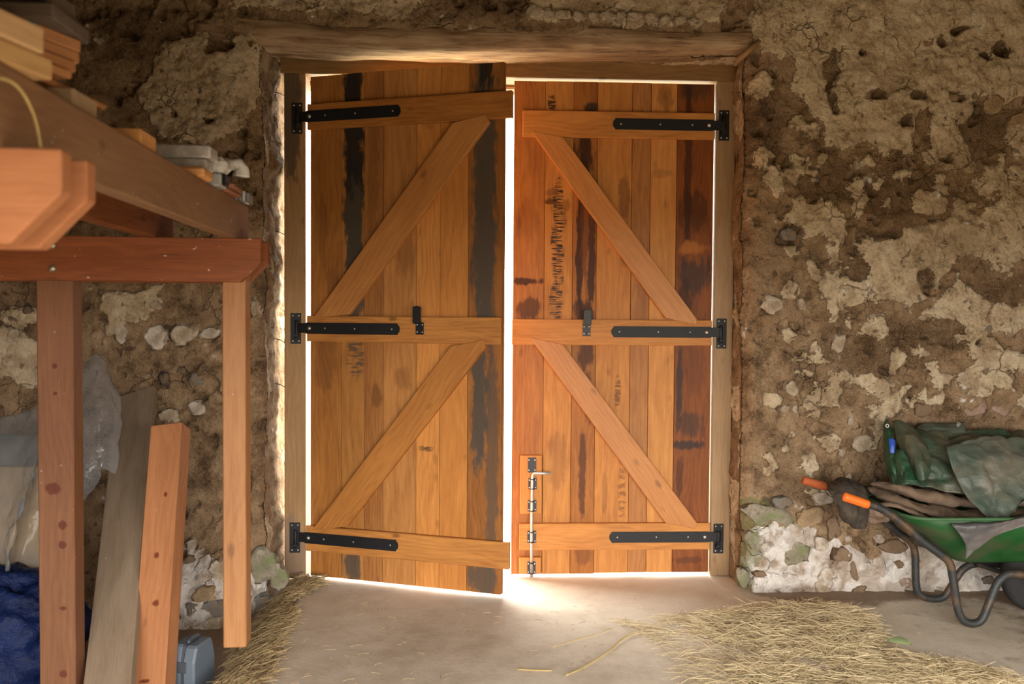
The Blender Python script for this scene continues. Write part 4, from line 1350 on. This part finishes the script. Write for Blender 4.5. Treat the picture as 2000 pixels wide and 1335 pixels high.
def fabric_sheet(name, rows, mat, label, cat, n=8, amp=.01, freq=6, ridge=.0, seed=0, th=.0015, rag=0.0, parent=None):
    P = [[at(*p) if isinstance(p, tuple) else p for p in r_] for r_ in rows]
    base = sum((v for r_ in P for v in r_), Vector())/sum(len(r_) for r_ in P)
    if parent is not None:
        base = parent.location.copy()
    P = [[v-base for v in r_] for r_ in P]
    me = sheet_mesh(name, P, n, amp, freq, seed, ridge, rag)
    o = link(name, me, mat, parent, base if parent is None else (0, 0, 0))
    solid(o, th)
    if parent is None:
        tag(o, label, cat)
    elif label:
        o['label'] = label
    return o


# sheet of insulation boards behind the polythene
M['insul'] = plain('buff_insulation', (.52, .34, .15), .9, .1, 0, .15, 8)
M['greenbd'] = plain('grey_green_board', (.16, .165, .14), .9, .1, 0, .2, 8)
bx0 = at(-60, 1000, 4.1).x; bx1 = at(112, 1000, 4.1).x
tag(box('insulation_board', bx0, bx1, -.90, -.84, -.09, 1.44-(912-611)*4.1/FPX, M['insul'], None, .004), 'buff insulation board standing behind the polythene sheet', 'board')
tag(box('plasterboard', bx0, bx1+.01, -.83, -.79, -.09, 1.44-(850-611)*4.18/FPX, M['greenbd'], None, .004), 'grey-green board standing behind the buff insulation board', 'board')
film = fabric_sheet('polythene_sheet', [
    [(-50, 830, 4.25), (40, 800, 4.16), (78, 782, 4.10), (100, 770, 4.02), (118, 752, 4.10), (150, 722, 4.12), (190, 690, 4.1), (228, 742, 4.2)],
    [(-50, 900, 4.10), (30, 872, 4.02), (62, 862, 3.95), (84, 850, 3.84), (104, 842, 3.95), (145, 815, 3.96), (198, 775, 3.95), (240, 790, 4.06)],
    [(-50, 980, 4.02), (0, 965, 3.95), (34, 955, 3.90), (56, 948, 3.78), (78, 945, 3.90), (132, 920, 3.90), (196, 850, 3.90), (236, 858, 4.0)],
    [(-50, 1080, 3.95), (-22, 1060, 3.90), (4, 1048, 3.86), (26, 1042, 3.75), (50, 1040, 3.87), (122, 1010, 3.87), (192, 905, 3.88), (231, 905, 3.96)],
    [(-50, 1190, 3.88), (-36, 1180, 3.86), (-14, 1172, 3.83), (6, 1164, 3.73), (32, 1150, 3.84), (114, 1090, 3.82), (187, 928, 3.86), (226, 925, 3.94)]], M['film'],
    'crumpled clear polythene sheet draped behind the rack post', 'plastic sheet', n=10, amp=.014, freq=6, ridge=.014, seed=3, th=.001)


def blue_tarp_mat():
    t = NT('blue_tarpaulin')
    c = t.coord()
    n = t.noise(c, 9, 4, .6)
    t.bump(t.noise(c, 45, 5, .65), .8, .012)
    return t.done(t.ramp(n, [(.3, (.003, .007, .032)), (.7, (.007, .019, .085))]), .36, .22)


def lump(name, c, r, mat, label, cat, seed=0, ridge=.12, sub=5, amp=.12, parent=None, squash=None):
    """crumpled closed bundle with ridged folds, flattened where it meets the floor"""
    bm = bmesh.new(); bmesh.ops.create_icosphere(bm, subdivisions=sub, radius=1)
    off = Vector((seed*5.3, seed*2.1, seed))
    for v in bm.verts:
        p = v.co.copy()
        k = 1+amp*mnoise.noise(p*1.3+off)+ridge*(1-2.2*abs(mnoise.noise(p*2.0+off)))+ridge*.5*(1-2.2*abs(mnoise.noise(p*4.3+off)))+ridge*.22*(1-2*abs(mnoise.noise(p*9+off)))
        q = Vector((p.x*r[0], p.y*r[1], p.z*r[2]))*k
        if squash is not None and c.z+q.z < squash: q.z = squash-c.z+.002*p.z
        v.co = q
    me = bpy.data.meshes.new(name); bm.to_mesh(me); bm.free()
    me.polygons.foreach_set('use_smooth', [True]*len(me.polygons))
    o = link(name, me, mat, parent, c)
    return tag(o, label, cat) if parent is None else o


M['bluetarp'] = blue_tarp_mat()
tc = at(45, 1230, 3.75)
lump('blue_tarp', Vector((tc.x-.06, tc.y, .1)), (.29, .17, .26), M['bluetarp'], 'bundled dark blue tarpaulin on the floor behind the rack post', 'tarpaulin', 2, .16, 5, .2, squash=-.088)


# ------------------------------------------------------------------ wheelbarrow at the right
WB = fl(1900, 1210)
barrow = empty('wheelbarrow', (2.45, -.67, 0))
BL = barrow.location


def bp(px, py, d):
    return at(px, py, d)-BL


M['tube'] = plain('scuffed_black_tube', (.035, .036, .034), .5, .4, .2, .4, 30, .3, dirt=(.16, .085, .04), dirt_amt=.7)
M['tray'] = plain('green_enamel', (.012, .075, .016), .42, .4, 0, .4, 16, .1, dirt=(.075, .062, .038), dirt_amt=.6)
M['rim'] = plain('worn_green_rim', (.045, .11, .04), .5, .4, 0, .25, 14)
M['grip'] = plain('orange_grip', (.82, .16, .018), .45, .4, 0, .12, 30)
M['grip_old'] = plain('dirty_orange_grip', (.42, .10, .03), .6, .3, 0, .3, 40)
M['rubber'] = plain('tyre_rubber', (.022, .021, .02), .8, .3, 0, .3, 30, .4)
near_px = [(1694, 984), (1712, 989), (1735, 1001), (1765, 1024), (1800, 1055), (1838, 1083), (1854, 1098), (1860, 1120), (1865, 1160), (1871, 1200), (1882, 1224), (1900, 1231), (1917, 1222), (1930, 1190), (1944, 1150), (1956, 1130), (1980, 1120), (2050, 1132), (2124, 1161)]
far_px = [(1612, 950), (1640, 958), (1680, 980), (1720, 1012), (1755, 1040), (1780, 1060), (1787, 1080), (1788, 1110), (1789, 1145), (1795, 1165), (1815, 1175), (1840, 1173), (1855, 1155), (1870, 1128), (1885, 1110), (1910, 1100), (1965, 1103), (2024, 1116)]
for lst, d, gp, gm in ((near_px, 4.12, ((1648, 969), (1696, 985)), 'grip'), (far_px, 4.5, ((1568, 937), (1614, 950)), 'grip_old')):
    pts = [bp(x, y, d) for x, y in lst]
    lowz = min(p.z for p in pts)
    for p in pts[:-3]:
        if p.z < .25: p.z += (.019-lowz)*(1-p.z/.25)
    link('frame_tube', tube_mesh('frame_tube', smooth_path(pts, 6), .0185, 14), M['tube'], barrow)
    a, b = bp(*gp[0], d), bp(*gp[1], d)
    v = b-a
    gpts = [a, a+v*.04, a+v*.12, a+v*.9, a+v]
    link('grip', tube_mesh('grip', gpts, .0215, 14, rad=[.75, 1.0, .97, .95, .9]), M[gm], barrow)


def tray_mesh():
    # rounded rectangles from floor of the tray to the rim, then rolled rim
    secs = [(.285, 2.30, 2.66, -.80, -.52, .06), (.30, 2.26, 2.70, -.825, -.50, .08), (.42, 2.12, 2.88, -.90, -.435, .10), (.525, 1.985, 3.0, -.965, -.385, .12)]
    V = []; F = []; K = 9

    def ring(z, x0, x1, y0, y1, r_):
        out = []
        for (cx_, cy_, a0) in ((x1-r_, y1-r_, 0), (x0+r_, y1-r_, 90), (x0+r_, y0+r_, 180), (x1-r_, y0+r_, 270)):
            for k in range(K):
                a = R(a0+90*k/(K-1))
                out.append(Vector((cx_+r_*math.cos(a), cy_+r_*math.sin(a), z))-BL)
        return out
    for s_ in secs:
        V += ring(*s_)
    n = 4*K
    for i in range(len(secs)-1):
        for k in range(n):
            F.append((i*n+k, i*n+(k+1) % n, (i+1)*n+(k+1) % n, (i+1)*n+k))
    F.append(tuple(range(n))[::-1])
    me = mesh('tray', V, F, True)
    return me, ring(*secs[-1])


tm, rim = tray_mesh()
tr = link('tray', tm, M['tray'], barrow)
solid(tr, .004)
rp = rim+[rim[0], rim[1]]
link('rim', tube_mesh('rim', rp, .0085, 8), M['rim'], barrow)
tyre = [(.065, -.03), (.11, -.036), (.15, -.038), (.172, -.028), (.178, 0), (.172, .028), (.15, .038), (.11, .036), (.065, .03)]
wp = Vector((2.76, -.67, .181))-BL
wheel = link('wheel', lathe_mesh('wheel', tyre, 32, 'Y'), M['rubber'], barrow, wp)
link('hub', lathe_mesh('hub', [(.066, -.034), (.05, -.028), (.025, -.05), (.025, .05), (.05, .028), (.066, .034)], 20, 'Y'), M['grip_old'], wheel)
link('axle', tube_mesh('axle', [wp+Vector((0, -.225, 0)), wp+Vector((0, .185, 0))], .01, 10), M['tube'], barrow)
link('stay', tube_mesh('stay', smooth_path([bp(1960, 1128, 4.14), bp(1968, 1122, 4.3), bp(1905, 1100, 4.48)], 4), .012, 10), M['tube'], barrow)
tag(barrow, 'green wheelbarrow with black tube legs and orange grips against the wall', 'wheelbarrow')

# load in the barrow
M['sack'] = plain('dirty_brown_sacking', (.155, .105, .068), .95, .1, 0, .45, 22, .8, dirt=(.05, .035, .025), dirt_amt=.7)
M['sack2'] = plain('dusty_brown_sacking', (.20, .135, .09), .95, .1, 0, .45, 22, .8, dirt=(.075, .05, .035), dirt_amt=.6)
M['felt'] = plain('grey_brown_felt', (.078, .062, .048), .97, .1, 0, .5, 30, 1.0, dirt=(.15, .11, .07), dirt_amt=.5)
M['blackfilm'] = plain('dusty_black_film', (.085, .078, .075), .42, .5, 0, .5, 14, .6, dirt=(.17, .14, .12), dirt_amt=.7)


def roll(name, pts, r, flat, mat, label, seed, rad=None):
    P = [at(*p) for p in pts]
    c = sum(P, Vector())/len(P)
    sp_ = smooth_path([p-c for p in P], 9)
    n = len(sp_)
    rd = [max(.12, math.sin(math.pi*min(max((i+.6)/(n+.2), .0), 1))**.35) for i in range(n)]
    me = tube_mesh(name, sp_, r, 22, rad=rd, flat=flat*.75, nz=.6, seed=seed)
    return tag(link(name, me, mat, None, c), label, 'sack')


roll('rolled_sack', [(1696, 952, 4.34), (1730, 968, 4.28), (1775, 985, 4.24), (1830, 1000, 4.22), (1900, 1006, 4.22), (1990, 1004, 4.22), (2060, 1000, 4.24)], .046, .7, M['sack'], 'dark brown folded sack lying lowest in the barrow along its near rim', 1)
roll('rolled_sack', [(1700, 944, 4.42), (1750, 952, 4.38), (1800, 966, 4.34), (1860, 976, 4.31), (1930, 980, 4.31), (2030, 978, 4.32)], .048, .75, M['sack2'], 'dusty brown folded sack lying under the green tarpaulin', 4)
roll('rolled_sack', [(1705, 990, 4.18), (1740, 985, 4.17), (1775, 996, 4.14), (1808, 1012, 4.14), (1830, 1022, 4.15)], .026, .6, M['sack2'], 'small folded end of sacking poking out above the near handle', 7)
roll('rolled_sack', [(1740, 935, 4.52), (1800, 940, 4.5), (1880, 950, 4.48), (1960, 955, 4.46), (2040, 955, 4.46)], .06, .8, M['sack'], 'brown sack at the back of the barrow, mostly under the tarpaulin', 9)
roll('rolled_sack', [(1780, 1050, 4.3), (1850, 1045, 4.3), (1950, 1045, 4.3), (2060, 1040, 4.3)], .07, 1.1, M['felt'], 'dark sack filling the bottom of the barrow tray', 12)

# felt bag slumped over the handles
fabric_sheet('felt_bag', [
    [(1622, 945, 4.44), (1640, 934, 4.46), (1662, 935, 4.46), (1685, 944, 4.46), (1700, 950, 4.46)],
    [(1622, 958, 4.33), (1642, 950, 4.30), (1665, 950, 4.30), (1688, 955, 4.32), (1700, 965, 4.36)],
    [(1630, 982, 4.30), (1645, 980, 4.26), (1668, 982, 4.26), (1690, 985, 4.29), (1700, 988, 4.34)],
    [(1642, 1008, 4.33), (1652, 1008, 4.28), (1670, 1012, 4.28), (1690, 1008, 4.31), (1697, 1004, 4.36)],
    [(1655, 1024, 4.37), (1664, 1029, 4.35), (1676, 1032, 4.35), (1690, 1028, 4.36), (1696, 1018, 4.40)],
    [(1655, 1005, 4.44), (1665, 1008, 4.45), (1676, 1008, 4.45), (1688, 1005, 4.45), (1698, 1000, 4.45)]], M['felt'],
    'slumped grey-brown felt bag hanging between the barrow handles', 'bag', n=7, amp=.012, freq=16, ridge=.008, seed=6, th=.006, rag=.008)
fabric_sheet('paper_sack', [
    [(1690, 985, 4.36), (1705, 988, 4.30), (1722, 992, 4.28), (1738, 1000, 4.30)],
    [(1694, 1005, 4.36), (1708, 1005, 4.30), (1724, 1008, 4.28), (1738, 1012, 4.30)],
    [(1697, 1022, 4.40), (1710, 1024, 4.36), (1725, 1022, 4.33), (1738, 1018, 4.33)]], M['stone_pink'],
    'torn pale paper sack showing under the near orange grip', 'sack', n=6, amp=.01, freq=18, ridge=.006, seed=2, th=.003, rag=.006)
fabric_sheet('black_film', [
    [(1850, 1012, 4.20), (1900, 1010, 4.19), (1950, 1010, 4.18), (2000, 1004, 4.18), (2060, 996, 4.18)],
    [(1858, 1022, 4.03), (1900, 1022, 4.02), (1950, 1018, 4.02), (2000, 1008, 4.02), (2060, 1000, 4.02)],
    [(1872, 1040, 4.015), (1902, 1042, 4.01), (1945, 1034, 4.01), (1990, 1016, 4.01), (2060, 1004, 4.01)],
    [(1886, 1064, 4.03), (1898, 1066, 4.025), (1930, 1052, 4.02), (1975, 1028, 4.015), (2060, 1008, 4.01)],
    [(1886, 1092, 4.05), (1892, 1086, 4.04), (1912, 1068, 4.03), (1960, 1040, 4.02), (2060, 1012, 4.01)]], M['blackfilm'],
    'dusty black plastic flap hanging over the near side of the green tray', 'plastic sheet', n=8, amp=.005, freq=12, ridge=.004, seed=4, th=.0015)


def green_tarp_mat(name, base, dust, amt):
    t = NT(name)
    c = t.coord()
    n = t.noise(c, 4.5, 5, .65); f = t.noise(c, 16, 4, .6)
    col = t.mix(t.math('MULTIPLY', t.ss(n, .35, .68), amt), base, dust)
    rst = t.ss(t.noise(c, 11, 4, .6), .64, .72)
    col = t.mix(t.math('MULTIPLY', rst, .5), col, (.16, .075, .03))
    wv = t.noise(c, 260, 2)
    vo = t.node('ShaderNodeTexVoronoi', Scale=9.0)
    nw = t.node('ShaderNodeTexNoise', Scale=5.0, Detail=2.0); t.put(nw.inputs['Vector'], c)
    sc_ = t.n.new('ShaderNodeVectorMath'); sc_.operation = 'SCALE'; sc_.inputs['Scale'].default_value = .12
    ad = t.n.new('ShaderNodeVectorMath'); ad.operation = 'ADD'
    t.l.new(nw.outputs['Color'], sc_.inputs[0]); t.put(ad.inputs[0], c); t.l.new(sc_.outputs[0], ad.inputs[1]); t.l.new(ad.outputs[0], vo.inputs['Vector'])
    h = t.math('ADD', t.math('MULTIPLY', f, .5), t.math('ADD', t.math('MULTIPLY', wv, .08), t.math('MULTIPLY', vo.outputs['Distance'], 1.6)))
    t.bump(h, .7, .022)
    return t.done(col, .46, .45)


M['gtarp'] = green_tarp_mat('green_tarpaulin', (.034, .062, .036), (.16, .13, .085), .95)
M['gtarp2'] = green_tarp_mat('clean_green_tarpaulin', (.016, .062, .028), (.06, .07, .04), .5)
M['gtarp3'] = green_tarp_mat('faded_green_tarpaulin', (.065, .092, .068), (.19, .165, .12), .85)
tp = at(1880, 940, 4.4)
tarp = empty('green_tarp', tp)


def tsheet(name, rows, mat, seed, amp=.008, ridge=.012, freq=7, n=8):
    return fabric_sheet(name, rows, mat, None, None, n, amp, freq, ridge, seed, .002, 0, tarp)


# main body, from behind over the crest to the hem
tsheet('body', [
    [(1745, 955, 4.66), (1800, 950, 4.68), (1860, 950, 4.68), (1930, 950, 4.68), (2000, 950, 4.68), (2090, 950, 4.66)],
    [(1742, 880, 4.66), (1800, 868, 4.67), (1860, 868, 4.67), (1930, 866, 4.67), (2000, 866, 4.67), (2090, 872, 4.66)],
    [(1760, 838, 4.60), (1800, 836, 4.60), (1850, 836, 4.60), (1930, 837, 4.60), (2000, 838, 4.60), (2090, 846, 4.60)],
    [(1768, 852, 4.46), (1802, 852, 4.47), (1848, 858, 4.46), (1925, 850, 4.48), (2000, 853, 4.46), (2090, 862, 4.46)],
    [(1764, 884, 4.36), (1804, 886, 4.36), (1846, 884, 4.38), (1920, 882, 4.35), (1995, 892, 4.34), (2090, 900, 4.34)],
    [(1762, 915, 4.30), (1806, 918, 4.29), (1850, 920, 4.30), (1910, 925, 4.27), (1985, 935, 4.26), (2090, 940, 4.26)],
    [(1760, 938, 4.27), (1808, 946, 4.25), (1846, 958, 4.25), (1900, 966, 4.24), (1975, 975, 4.22), (2090, 970, 4.22)]], M['gtarp'], 1, .010, .032, 4.5)
# large right-hand flap folded down to a point over the sacks
tsheet('flap', [
    [(1848, 872, 4.33), (1885, 858, 4.36), (1930, 850, 4.40), (1985, 852, 4.42), (2070, 858, 4.42)],
    [(1856, 902, 4.28), (1890, 895, 4.28), (1935, 892, 4.28), (1990, 896, 4.29), (2070, 900, 4.30)],
    [(1872, 935, 4.23), (1900, 938, 4.22), (1940, 940, 4.21), (1990, 940, 4.22), (2070, 936, 4.24)],
    [(1886, 966, 4.19), (1910, 976, 4.17), (1945, 982, 4.16), (1985, 975, 4.17), (2040, 962, 4.2)],
    [(1918, 1000, 4.14), (1938, 1012, 4.125), (1960, 1018, 4.12), (1974, 1000, 4.125), (2000, 976, 4.16)]], M['gtarp3'], 5, .006, .022, 4.2)
# narrow upright left fold with rounded end
tsheet('fold', [
    [(1742, 822, 4.52), (1756, 820, 4.48), (1772, 826, 4.50), (1788, 838, 4.54)],
    [(1752, 860, 4.44), (1770, 852, 4.38), (1792, 856, 4.36), (1812, 872, 4.40)],
    [(1768, 900, 4.36), (1784, 896, 4.28), (1802, 896, 4.26), (1818, 900, 4.30)],
    [(1786, 930, 4.28), (1796, 934, 4.24), (1808, 930, 4.23), (1819, 918, 4.27)],
    [(1794, 940, 4.27), (1800, 944, 4.24), (1810, 936, 4.24), (1818, 926, 4.27)]], M['gtarp'], 8, .004, .006, 9)
tsheet('clean_fold', [
    [(1748, 878, 4.40), (1756, 876, 4.38), (1764, 878, 4.36)],
    [(1748, 905, 4.36), (1762, 905, 4.31), (1778, 910, 4.30)],
    [(1750, 930, 4.32), (1768, 930, 4.27), (1788, 932, 4.26)],
    [(1750, 946, 4.30), (1770, 946, 4.25), (1794, 940, 4.25)]], M['gtarp2'], 3, .006, .008, 12)
cf = tsheet('eyelet_corner', [
    [(1724, 836, 4.56), (1732, 818, 4.55), (1742, 832, 4.54)],
    [(1724, 862, 4.50), (1735, 856, 4.46), (1748, 862, 4.44)],
    [(1726, 895, 4.46), (1738, 890, 4.40), (1750, 895, 4.38)],
    [(1732, 922, 4.42), (1742, 920, 4.35), (1752, 925, 4.33)],
    [(1738, 944, 4.40), (1746, 945, 4.32), (1752, 946, 4.31)]], M['gtarp2'], 6, .006, .008, 12)
M['bluebit'] = plain('bright_blue_plastic', (.02, .075, .42), .4, .5, 0, .2, 20)
tsheet('blue_tag', [[(1736, 856, 4.36), (1743, 855, 4.35), (1748, 860, 4.35)], [(1737, 870, 4.345), (1743, 870, 4.335), (1748, 872, 4.335)], [(1739, 884, 4.335), (1744, 885, 4.33), (1747, 884, 4.33)]], M['bluebit'], 2, .001, .001, 10, 5)
ey = lathe_mesh('eyelet', [(.0052, 0), (.0098, .001), (.0098, -.002), (.0052, -.003)], 18, 'Y')
M['eyelet'] = plain('tin_eyelet', (.62, .62, .58), .45, .4, .3, .1, 30)
pe = at(1733, 831, 4.515)-tp
rg = [pe+Vector((math.cos(a)*.0078, 0, math.sin(a)*.0078)) for a in np.linspace(0, 2*math.pi, 17)]
link('eyelet', tube_mesh('eyelet', rg, .0026, 6), M['eyelet'], tarp)
tsheet('tail', [[(1788, 836, 4.62), (1808, 826, 4.62), (1858, 826, 4.62), (1884, 824, 4.62)], [(1792, 836, 4.59), (1812, 834, 4.58), (1858, 836, 4.58), (1886, 836, 4.58)], [(1792, 844, 4.57), (1812, 842, 4.56), (1858, 844, 4.56), (1886, 844, 4.56)]], M['gtarp3'], 9, .001, .001, 10, 5)
fc = bpy.data.curves.new('print', 'FONT'); fc.body = '40'; fc.size = .024; fc.align_x = 'CENTER'; fc.align_y = 'CENTER'; fc.extrude = .0003
to = bpy.data.objects.new('tmp_text', fc); COL.objects.link(to)
dg = bpy.context.evaluated_depsgraph_get(); dg.update()
tme = bpy.data.meshes.new_from_object(to.evaluated_get(dg)); bpy.data.objects.remove(to)
M['print'] = plain('grey_print', (.34, .36, .32), .7, .3, 0, .1, 20)
tme.materials.clear()
link('printed_number', tme, M['print'], tarp, at(1872, 829, 4.565)-tp, (R(80), R(-68), R(0)))
tag(tarp, 'dirty green tarpaulin bundled on top of the wheelbarrow load', 'tarpaulin')


# ------------------------------------------------------------------ straw
def straw_mat(name, a, b):
    t = NT(name)
    at_ = t.node('ShaderNodeAttribute', _attribute_name='shade').outputs['Fac']
    return t.done(t.ramp(at_, [(0, a), (1, b)]), .7, .3)


M['straw'] = straw_mat('straw', (.38, .27, .13), (.78, .63, .38))
M['straw_d'] = straw_mat('old_straw', (.17, .11, .055), (.56, .41, .20))


CASE = bpy.data.objects['tool_case'].location


def straw_heap(name, polys, n, mat, label, hmax, seed, ln=(.05, .16), direc=None, w=.0011):
    rn = random.Random(seed)
    V = []; F = []; S = []
    cnt = 0
    tot = sum(p[1] for p in polys)
    for poly, wt, hh in polys:
        P = [fl(*p) for p in poly]
        xs = [p.x for p in P]; ys = [p.y for p in P]
        Q = [(p.x, p.y) for p in P]
        k = 0
        while k < n*wt/tot:
            x, y = rn.uniform(min(xs), max(xs)), rn.uniform(min(ys), max(ys))
            jx, jy = x+.12*mnoise.noise(Vector((x*3, y*3, 1))), y+.12*mnoise.noise(Vector((x*3, y*3, 8)))
            if not inside(Q, jx, jy): continue
            if (x < -1.0 or x > 1.35) and y > WY-.13-float(foot(np.float64(x), np.float64(0))): continue
            if x < -1.02 and y > -.48: continue
            if abs(x-CASE[0]) < .14 and abs(y-CASE[1]) < .16: continue
            dens = .5+.8*mnoise.noise(Vector((x*3.2, y*3.2, seed)))+.5*mnoise.noise(Vector((x*9, y*9, seed)))
            k += .35
            if rn.random() > dens: continue
            k += .65
            a = rn.gauss(direc, .6) if direc is not None else rn.uniform(0, math.pi*2)+.0
            L = rn.uniform(*ln)
            z = rn.random()**1.8*hh*(.4+.6*max(0, dens))+.002
            dz = rn.uniform(-.25, .3)*min(1, hh/.03)
            bend = rn.uniform(-.25, .25)
            c0 = Vector((x, y, z)); dr = Vector((math.cos(a), math.sin(a), dz)).normalized(); sd = Vector((-math.sin(a), math.cos(a), 0))
            p = [c0-dr*L/2, c0+sd*bend*L*.35+Vector((0, 0, .05*L)), c0+dr*L/2]
            for q in p: q.z = max(q.z, .0015)+floor_z(q.x, q.y)
            b0 = len(V); up = Vector((0, 0, w*1.2))
            for i_, q in enumerate(p):
                ww = w*(1 if i_ < 2 else .5)
                V += [q-sd*ww, q+sd*ww, q+up]
            sh = rn.random()
            S += [sh]*9
            for i_ in range(2):
                o_ = b0+i_*3
                for e in range(3):
                    F.append((o_+e, o_+(e+1) % 3, o_+3+(e+1) % 3, o_+3+e))
    me = mesh(name, V, F, False)
    at_ = me.attributes.new('shade', 'FLOAT', 'POINT'); at_.data.foreach_set('value', np.array(S, dtype=np.float32))
    return tag(link(name, me, mat), label, 'straw', kind='stuff')


straw_heap('straw', [([(1330, 1215), (1420, 1195), (1520, 1188), (1620, 1195), (1700, 1225), (1730, 1265), (1790, 1290), (1700, 1310), (1560, 1300), (1440, 1270), (1360, 1245)], 1.0, .05),
                     ([(1480, 1262), (1640, 1262), (1790, 1292), (1960, 1310), (2010, 1345), (1900, 1360), (1500, 1360), (1440, 1320)], .9, .035),
                     ([(1200, 1215), (1340, 1200), (1380, 1250), (1500, 1300), (1480, 1360), (1300, 1360), (1330, 1290), (1250, 1250)], .10, .008)], 15000, M['straw'], 'loose heap of pale straw on the concrete in front of the barrow', .05, 3)
straw_heap('old_straw', [([(372, 1345), (505, 1345), (560, 1215), (597, 1150), (625, 1142), (590, 1128), (562, 1132), (545, 1165), (500, 1230), (430, 1275)], 1.0, .035)], 6500, M['straw_d'], 'strip of old brown straw along the left edge of the concrete', .03, 5, (.06, .16), R(68))
straw_heap('chaff', [([(620, 1160), (1000, 1180), (1500, 1180), (1900, 1200), (2000, 1345), (520, 1345)], 1.0, .003)], 420, M['straw_d'], 'scattered chaff on the concrete floor', .003, 9, (.012, .05), None, .0009)
# single long stalks
for i, (pts, lb) in enumerate((([(1105, 1318), (1140, 1302), (1190, 1270), (1215, 1248), (1250, 1232)], 'longest straw stalk lying on the concrete in front of the right door'),
                               ([(1080, 1262), (1120, 1250), (1165, 1238), (1195, 1226)], 'thin straw stalk lying parallel behind the longest stalk'),
                               ([(1010, 1306), (1040, 1308), (1078, 1309)], 'short broken straw stalk beside the end of the longest one'))):
    P = [fl(*p, .004) for p in pts]
    tag(link('straw_stalk', tube_mesh('straw_stalk', smooth_path(P, 5), [.0035, .002, .003][i], 6), M['twine']), lb, 'straw')
# green leaf on the straw
lp = fl(1756, 1262, .03)
lv = []; lfc = []
for i in range(9):
    t_ = i/8; wd = .018*math.sin(math.pi*min(1, t_*.94+.03))**.8
    x_ = -.05+.1*t_; z_ = .012*math.sin(t_*3)
    lv += [(x_, -wd, z_+.006), (x_, 0, z_), (x_, wd, z_+.008)]
for i in range(8):
    for e in range(2):
        lfc.append((i*3+e, (i+1)*3+e, (i+1)*3+e+1, i*3+e+1))
M['leaf'] = plain('green_leaf', (.20, .24, .10), .6, .3, 0, .25, 40)
lo = link('leaf', mesh('leaf', lv, lfc, True), M['leaf'], None, (lp.x, lp.y, .045), (0, 0, R(-12)))
lo.rotation_euler = (R(28), R(6), R(-12))
solid(lo, .0012)
tag(lo, 'single curled green leaf lying on the edge of the straw', 'leaf')
